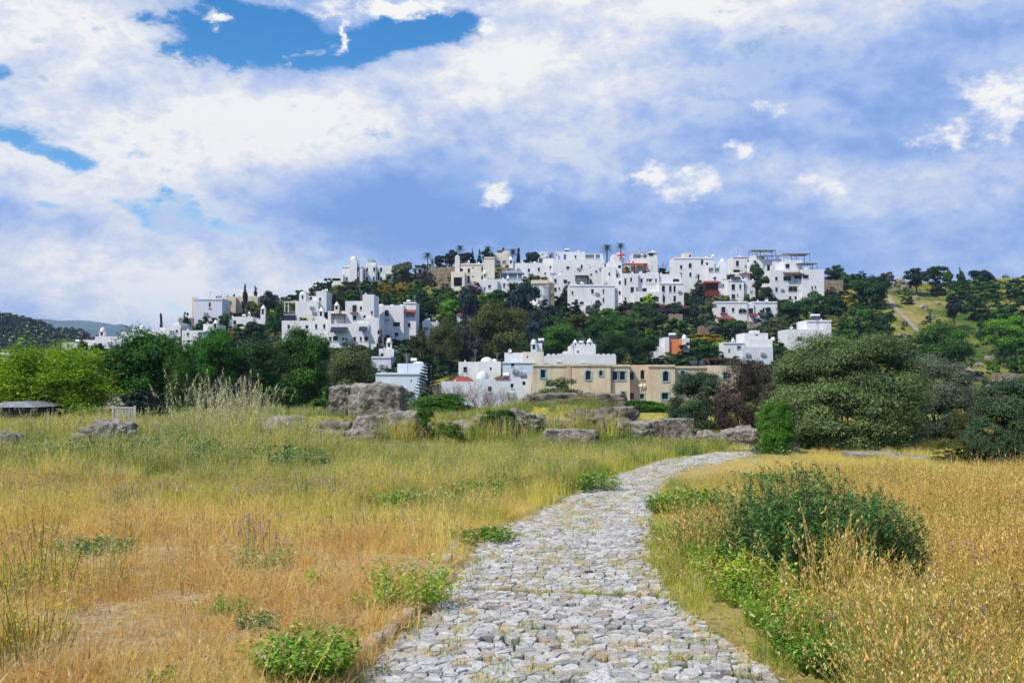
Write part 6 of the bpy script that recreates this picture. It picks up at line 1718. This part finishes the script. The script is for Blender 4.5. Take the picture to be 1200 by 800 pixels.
# the dark green shrub right of the path: upright leafy stems in a mound
def green_shrub():
    g = hit(970, 686); s = g.y / F; W = 270 * s
    rng = np.random.default_rng(77); C = []; N = []; D = []; n = 1500
    mb = MB()
    for k in range(n):
        a = rng.uniform(0, 6.283); r = rng.random() ** .5 * (.86 + .2 * math.sin(a * 3 + 1) + .12 * math.sin(a * 7))
        x = math.cos(a) * r * W * .46; y = math.sin(a) * r * W * .40
        x += 0.0
        h = (0.84 * (1 - .40 * r * r)) * rng.uniform(.4, 1.3) * (1.0 - .55 * (x / W))
        tilt = np.array([math.cos(a) * r * .5 + rng.normal() * .1, math.sin(a) * r * .5 + rng.normal() * .1, 1.0]); tilt /= np.linalg.norm(tilt)
        m = int(30 * h) + 6; t = np.linspace(.22, 1, m); ang = t * 37 + rng.uniform(0, 6)
        out = np.stack([np.cos(ang), np.sin(ang), .55 + 0 * t], 1)
        p0 = np.array([x * .8, y * .8, -.03])
        c = p0 + tilt * (t * h)[:, None] + out * .022
        C.append(c); D.append(out + tilt * .8); N.append(rng.normal(size=(m, 3)) * .6 + np.array([0, 0, .9]) + out * .2)
        e = p0 + tilt * h
        if k % 3 == 0: mb.tube([p0, p0 + tilt * h * .5, e], [.006, .004, .002], 3, cap=False)
    C = np.concatenate(C); N = np.concatenate(N); D = np.concatenate(D)
    N /= np.linalg.norm(N, axis=1)[:, None]; D /= np.linalg.norm(D, axis=1)[:, None]
    V, Q = leaf_quads(C, N, .048 * rng.uniform(.6, 1.3, len(C)), .015 * np.ones(len(C)), rng, dirs=D)
    me = mesh_np('leaves', V, Q, {'tint': np.repeat(rng.random(len(C)), 4)}); 
    root = empty('shrub', g); tag(root, 'dense dark green shrub of upright leafy stems beside the path', 'shrub')
    child('leaves', me, FOL['shrub'], root); mb.build('stems', M['bark'], root)
FOL['shrub'] = foliage('blue_green_shrub_leaves', (0.020, 0.080, 0.018), (0.200, 0.390, 0.090), .3)
green_shrub()

# ---- low scrub that covers the hillside between the trees, and the far wood
def hill_cover():
    rng = np.random.default_rng(55); n = 9000
    px = rng.uniform(60, 1330, n); t = rng.random(n)
    yc = np.interp(px, YC_X, YC_Y); y0_ = np.where((px > 560) & (px < 900), 146, 118); Y = y0_ + (yc - y0_) * t; X = (px - 600) / F * Y
    py = screen_of(X, Y)[1]
    right = (px > 1035)
    dens = np.where(right, .25 + .6 * (fbm(X, Y, 14, 5) > .52), .9)
    dens = np.where((px > 1090) & (py < 378), .9, dens)
    dens = np.where((px > 1040) & (px < 1150) & (py > 345) & (py < 395), .05, dens)
    k = (rng.random(n) < dens); X, Y, px = X[k], Y[k], px[k]
    S = rng.uniform(1.4, 3.6, len(X)) * np.where(px > 1035, .6, 1); hue = np.clip(fbm(X, Y, 18, 7) * 1.3 - .15 + rng.normal(size=len(X)) * .15, 0, 1)
    mc = grass_mat('hillside_scrub', [(0, (0.010, 0.032, 0.010)), (.4, (0.03, 0.080, 0.016)), (.7, (0.085, 0.150, 0.025)), (.88, (0.20, 0.22, 0.03)), (1, (0.30, 0.26, 0.04))], HS, .2)
    pr = []
    for i in range(3):
        me = crown_mesh('scrub', 600 + i, 16, 520, .12, 'bush'); add_attr(me, 'head', np.zeros(len(me.vertices))); pr.append(me)
    scatter('undergrowth', pr, mc, X, Y, S, hue, 'low scrub covering the hillside between the trees', .15, zscale=rng.uniform(.4, .8, len(X)))
hill_cover()
def wood():
    rng = np.random.default_rng(56); n = 2600
    px = rng.uniform(-300, 250, n); t = rng.random(n) ** .8
    X = []; Y = []; Z = []
    for p, q in zip(px, t):
        P1 = at(p, float(np.interp(p, WX, WY)), 620); z = -4 + (P1.z + 4) * math.sin(q * math.pi / 2)
        X.append(P1.x); Y.append(620 - 260 * (1 - q)); Z.append(z)
    mc = grass_mat('far_pine_wood', [(0, (0.010, 0.024, 0.016)), (.5, (0.022, 0.045, 0.026)), (1, (0.045, 0.075, 0.030))], HS, .1)
    pr = []
    for i in range(3):
        me = crown_mesh('pine', 620 + i, 18, 420, .12, 'round'); add_attr(me, 'head', np.zeros(len(me.vertices))); pr.append(me)
    scatter('far_pine_wood', pr, mc, np.array(X), np.array(Y), rng.uniform(6, 11, n), rng.random(n), 'dense pine wood covering the far hill', 1.5, Z=np.array(Z))
wood()
# ------------------------------------------------------------------ sky, sun, camera
SUN_EL, SUN_AZ = math.radians(50), math.radians(-128)      # azimuth from +Y clockwise: behind the camera, to the left
S = Vector((math.sin(SUN_AZ) * math.cos(SUN_EL), math.cos(SUN_AZ) * math.cos(SUN_EL), math.sin(SUN_EL)))
ld = bpy.data.lights.new('sun', 'SUN'); ld.energy = 4.8; ld.angle = math.radians(0.8); ld.color = (1.0, 0.95, 0.87)
sun = bpy.data.objects.new('sun', ld); COL.objects.link(sun); sun.rotation_euler = S.to_track_quat('Z', 'Y').to_euler(); sun.location = (-30, -30, 60)

w = bpy.data.worlds.new('World'); SC.world = w; w.use_nodes = True
nt = w.node_tree; nt.nodes.clear()
out = nt.nodes.new('ShaderNodeOutputWorld'); bg = nt.nodes.new('ShaderNodeBackground'); nt.links.new(bg.outputs[0], out.inputs[0])
sky = nt.nodes.new('ShaderNodeTexSky'); sky.sky_type = 'NISHITA'; sky.sun_disc = False; sky.sun_elevation = SUN_EL; sky.sun_rotation = SUN_AZ % (2 * math.pi)
sky.air_density = 1.0; sky.dust_density = 0.0; sky.ozone_density = 3.0
SKYK = 0.15
tc = nt.nodes.new('ShaderNodeTexCoord'); D = tc.outputs['Generated']
sp = nt.nodes.new('ShaderNodeSeparateXYZ'); nt.links.new(D, sp.inputs[0])
az = mth(nt, 'ARCTAN2', sp.outputs[0], sp.outputs[1]); el = mth(nt, 'ARCSINE', sp.outputs[2])
cb = nt.nodes.new('ShaderNodeCombineXYZ'); nt.links.new(az, cb.inputs[0]); nt.links.new(el, cb.inputs[1])
AE = cb.outputs[0]
nd = nt.nodes.new('ShaderNodeMapping'); nd.inputs['Scale'].default_value = (1, 1, 1.7); nt.links.new(D, nd.inputs['Vector'])
W1 = noise(nt, nd.outputs[0], 5.0, 6, .6)                  # warps the outlines of the cloud banks
vs = nt.nodes.new('ShaderNodeVectorMath'); vs.operation = 'SUBTRACT'; nt.links.new(W1.outputs['Color'], vs.inputs[0]); vs.inputs[1].default_value = (.5, .5, .5)
vm = nt.nodes.new('ShaderNodeVectorMath'); vm.operation = 'MULTIPLY_ADD'; nt.links.new(vs.outputs[0], vm.inputs[0]); vm.inputs[1].default_value = (.16, .10, 0); nt.links.new(AE, vm.inputs[2])
AEW = vm.outputs[0]
N1 = noise(nt, nd.outputs[0], 8.0, 12, .66, .25)
N2 = noise(nt, nd.outputs[0], 3.0, 8, .55, .2)
N3 = noise(nt, nd.outputs[0], 22.0, 10, .66, .2)
N4 = noise(nt, nd.outputs[0], 34.0, 12, .62, .1)
def azel(px, py):
    d = ray(px, py).normalized(); return math.atan2(d.x, d.y), math.asin(d.z)
def blob(px, py, rx, ry, ang=0.0, soft0=1.0, soft1=0.2, src=None):
    """1 inside an ellipse of the sky, falling to 0 at its rim"""
    a, e = azel(px, py)
    s1 = nt.nodes.new('ShaderNodeVectorMath'); s1.operation = 'SUBTRACT'; nt.links.new(src or AEW, s1.inputs[0]); s1.inputs[1].default_value = (a, e, 0)
    m = nt.nodes.new('ShaderNodeMapping'); m.vector_type = 'TEXTURE'; m.inputs['Rotation'].default_value = (0, 0, math.radians(ang)); m.inputs['Scale'].default_value = (rx / F, ry / F, 1)
    nt.links.new(s1.outputs[0], m.inputs['Vector'])
    l = nt.nodes.new('ShaderNodeVectorMath'); l.operation = 'LENGTH'; nt.links.new(m.outputs[0], l.inputs[0])
    r = nt.nodes.new('ShaderNodeMapRange'); r.interpolation_type = 'SMOOTHSTEP'
    r.inputs['From Min'].default_value = soft0; r.inputs['From Max'].default_value = soft1; nt.links.new(l.outputs['Value'], r.inputs['Value'])
    return r.outputs[0]
def total(items):
    t = None
    for v, k in items:
        x = mth(nt, 'MULTIPLY', v, k); t = x if t is None else mth(nt, 'ADD', t, x)
    return t
# open blue holes
holes = total([(blob(330, 52, 175, 46, -6), 1.25), (blob(490, 42, 135, 40, 8), 1.2), (blob(235, 40, 70, 42, 30), .6), (blob(35, 165, 80, 16, -18), .72), (blob(20, 82, 42, 20, 0), .7), (blob(80, 55, 60, 12), .45), (blob(5, 125, 40, 16, -20), .6), (blob(60, 155, 50, 10, -10), .35), (blob(40, 240, 40, 8), .3),
               (blob(200, 255, 110, 24, -15), .50), (blob(150, 245, 60, 14, -10), .2)])
hx = mth(nt, 'ADD', holes, mth(nt, 'MULTIPLY', mth(nt, 'SUBTRACT', N1.outputs[0], .5), 2.2))
hx = mth(nt, 'ADD', hx, mth(nt, 'MULTIPLY', mth(nt, 'SUBTRACT', N3.outputs[0], .5), 1.9))
cover = nt.nodes.new('ShaderNodeMapRange'); cover.interpolation_type = 'SMOOTHSTEP'; cover.inputs['From Min'].default_value = .85; cover.inputs['From Max'].default_value = .22
nt.links.new(hx, cover.inputs['Value'])
# brightness of the cloud deck: sunlit banks against the shaded violet-grey underside
lit = total([(blob(120, 150, 330, 170, -8, 1.1, .3), .42), (blob(420, 130, 330, 75, 12, 1.1, .25), .46), (blob(690, 60, 200, 110, 10, 1.1, .3), .36), (blob(1000, -10, 420, 55, -3, 1.1, .2), .42), (blob(640, -30, 500, 60, 0, 1.1, .2), .30),
             (blob(120, 325, 320, 60, 0, 1.15, .2), .42), (blob(330, 345, 170, 30, 0, 1.1, .2), .22), (blob(60, 30, 200, 60, 0), .25), (blob(640, 190, 130, 110, 0, 1.2, .2), .18),
             (blob(930, 205, 170, 40, -8, 1.1, .2), .24), (blob(1120, 215, 160, 40, 10, 1.1, .2), .22), (blob(1000, 105, 300, 60, 0, 1.2, .2), .08), (blob(900, 290, 260, 40, 5, 1.1, .2), .10)])
dark = total([(blob(470, 260, 250, 62, -4, 1.15, .25), .34), (blob(1010, 150, 260, 45, 0, 1.15, .2), .12), (blob(700, 265, 420, 60, 0, 1.15, .2), .10), (blob(545, 205, 60, 40, 0, 1.1, .2), .20), (blob(280, 165, 60, 28, 0, 1.1, .2), .12), (blob(90, 268, 140, 22, -8, 1.1, .2), .18), (blob(1080, 285, 260, 30, 0, 1.1, .2), .12)])
bsum = mth(nt, 'ADD', mth(nt, 'SUBTRACT', lit, dark), .385)
bsum = mth(nt, 'ADD', bsum, mth(nt, 'MULTIPLY', mth(nt, 'SUBTRACT', N1.outputs[0], .5), 1.15))
bsum = mth(nt, 'ADD', bsum, mth(nt, 'MULTIPLY', mth(nt, 'SUBTRACT', N2.outputs[0], .5), .55))
bsum = mth(nt, 'ADD', bsum, mth(nt, 'MULTIPLY', mth(nt, 'SUBTRACT', N3.outputs[0], .5), 1.15))
# separate bright puffs with crisp edges
puff = [(800, 214, 62, 26, -4, 1.0), (765, 207, 28, 22, 0, .9), (580, 231, 24, 20, 0, .95), (868, 178, 16, 20, -30, .8), (897, 127, 20, 10, 0, .85), (1103, 160, 30, 17, 0, 1.0), (1085, 172, 16, 8, 0, .6), (1185, 118, 62, 42, 0, 1.0), (1172, 150, 40, 20, 20, .9),
        (965, 212, 48, 20, -12, .85), (905, 200, 40, 14, 0, .5), (402, 42, 8, 26, -18, 1.0), (358, 68, 34, 9, 28, .8), (248, 20, 26, 9, -20, .9), (240, 236, 22, 7, -20, .7), (645, 216, 14, 12, 0, .5), (470, 8, 130, 14, 2, 1.0), (575, 38, 28, 26, 30, .8), (215, 66, 14, 10, 0, .5)]
vm2 = nt.nodes.new('ShaderNodeVectorMath'); vm2.operation = 'MULTIPLY_ADD'
W2 = noise(nt, nd.outputs[0], 26.0, 6, .65); vs2 = nt.nodes.new('ShaderNodeVectorMath'); vs2.operation = 'SUBTRACT'; nt.links.new(W2.outputs['Color'], vs2.inputs[0]); vs2.inputs[1].default_value = (.5, .5, .5)
nt.links.new(vs2.outputs[0], vm2.inputs[0]); vm2.inputs[1].default_value = (.060, .045, 0); nt.links.new(AE, vm2.inputs[2])
pm = None
for (x, y, rx, ry, an, k) in puff:
    v = mth(nt, 'MULTIPLY', blob(x, y, rx, ry, an, 1.5, .0, vm2.outputs[0]), k)
    pm = v if pm is None else mth(nt, 'MAXIMUM', pm, v)
pn = mth(nt, 'ADD', pm, mth(nt, 'MULTIPLY', mth(nt, 'SUBTRACT', N4.outputs[0], .5), 2.6))
pr = nt.nodes.new('ShaderNodeMapRange'); pr.interpolation_type = 'SMOOTHSTEP'; pr.inputs['From Min'].default_value = .20; pr.inputs['From Max'].default_value = 1.05; nt.links.new(pn, pr.inputs['Value'])
pmask = mth(nt, 'MULTIPLY', pr.outputs[0], mth(nt, 'GREATER_THAN', pm, .01))
CLOUD = [(0.0, (0.205, 0.350, 0.740)), (0.24, (0.275, 0.425, 0.810)), (0.46, (0.390, 0.525, 0.850)), (0.68, (0.600, 0.675, 0.870)), (0.88, (0.800, 0.825, 0.890)), (1.0, (0.950, 0.940, 0.925))]
cc = ramp(nt, bsum, CLOUD)
skc = nt.nodes.new('ShaderNodeVectorMath'); skc.operation = 'SCALE'; skc.inputs['Scale'].default_value = SKYK; hs = nt.nodes.new('ShaderNodeHueSaturation'); hs.inputs['Saturation'].default_value = 1.4; nt.links.new(sky.outputs[0], hs.inputs['Color']); nt.links.new(hs.outputs[0], skc.inputs[0])
c = mix(nt, cover.outputs[0], skc.outputs[0], cc)
pc = ramp(nt, mth(nt, 'ADD', mth(nt, 'MULTIPLY', N4.outputs[0], 1.1), mth(nt, 'MULTIPLY', pm, .40)), [(.50, (.50, .59, .83)), (.95, (.98, .97, .95))])
c = mix(nt, pmask, c, pc)
nt.links.new(c, bg.inputs['Color']); bg.inputs['Strength'].default_value = 1.0
w.cycles.sampling_method = 'MANUAL'; w.cycles.sample_map_resolution = 512

cam = bpy.data.cameras.new('camera'); cam.sensor_width = 36; cam.lens = 36 * F / 1200; cam.clip_end = 12000; cam.clip_start = .05
co = bpy.data.objects.new('camera', cam); COL.objects.link(co); co.location = (0, 0, CAM_H); co.rotation_euler = (math.pi / 2 + TH, 0, 0); SC.camera = co
SC.view_settings.view_transform = 'Standard'; SC.view_settings.look = 'None'; SC.view_settings.gamma = 1; SC.view_settings.exposure = 0.0
SC.view_settings.use_curve_mapping = False
SC.cycles.max_bounces = 4; SC.cycles.diffuse_bounces = 2; SC.cycles.transmission_bounces = 2; SC.cycles.glossy_bounces = 2; SC.cycles.use_adaptive_sampling = True; SC.cycles.adaptive_threshold = 0.02; SC.cycles.use_denoising = True

# the air: one closed box round everything, so that the far mountain fades to blue
b = MB(); b.box(-5200, 5200, -80, 5300, -6, 290); hz = b.build('haze', None); tag(hz, 'thin clear-day haze', kind='stuff')
m = bpy.data.materials.new('thin_air_haze'); m.use_nodes = True; n_ = m.node_tree; n_.nodes.clear()
ho = n_.nodes.new('ShaderNodeOutputMaterial'); pv = n_.nodes.new('ShaderNodeVolumePrincipled')
pv.inputs['Color'].default_value = (0.52, 0.72, 1.0, 1); pv.inputs['Density'].default_value = 0.00012; pv.inputs['Anisotropy'].default_value = 0.0
n_.links.new(pv.outputs[0], ho.inputs['Volume']); hz.data.materials.append(m)
SC.cycles.volume_bounces = 0
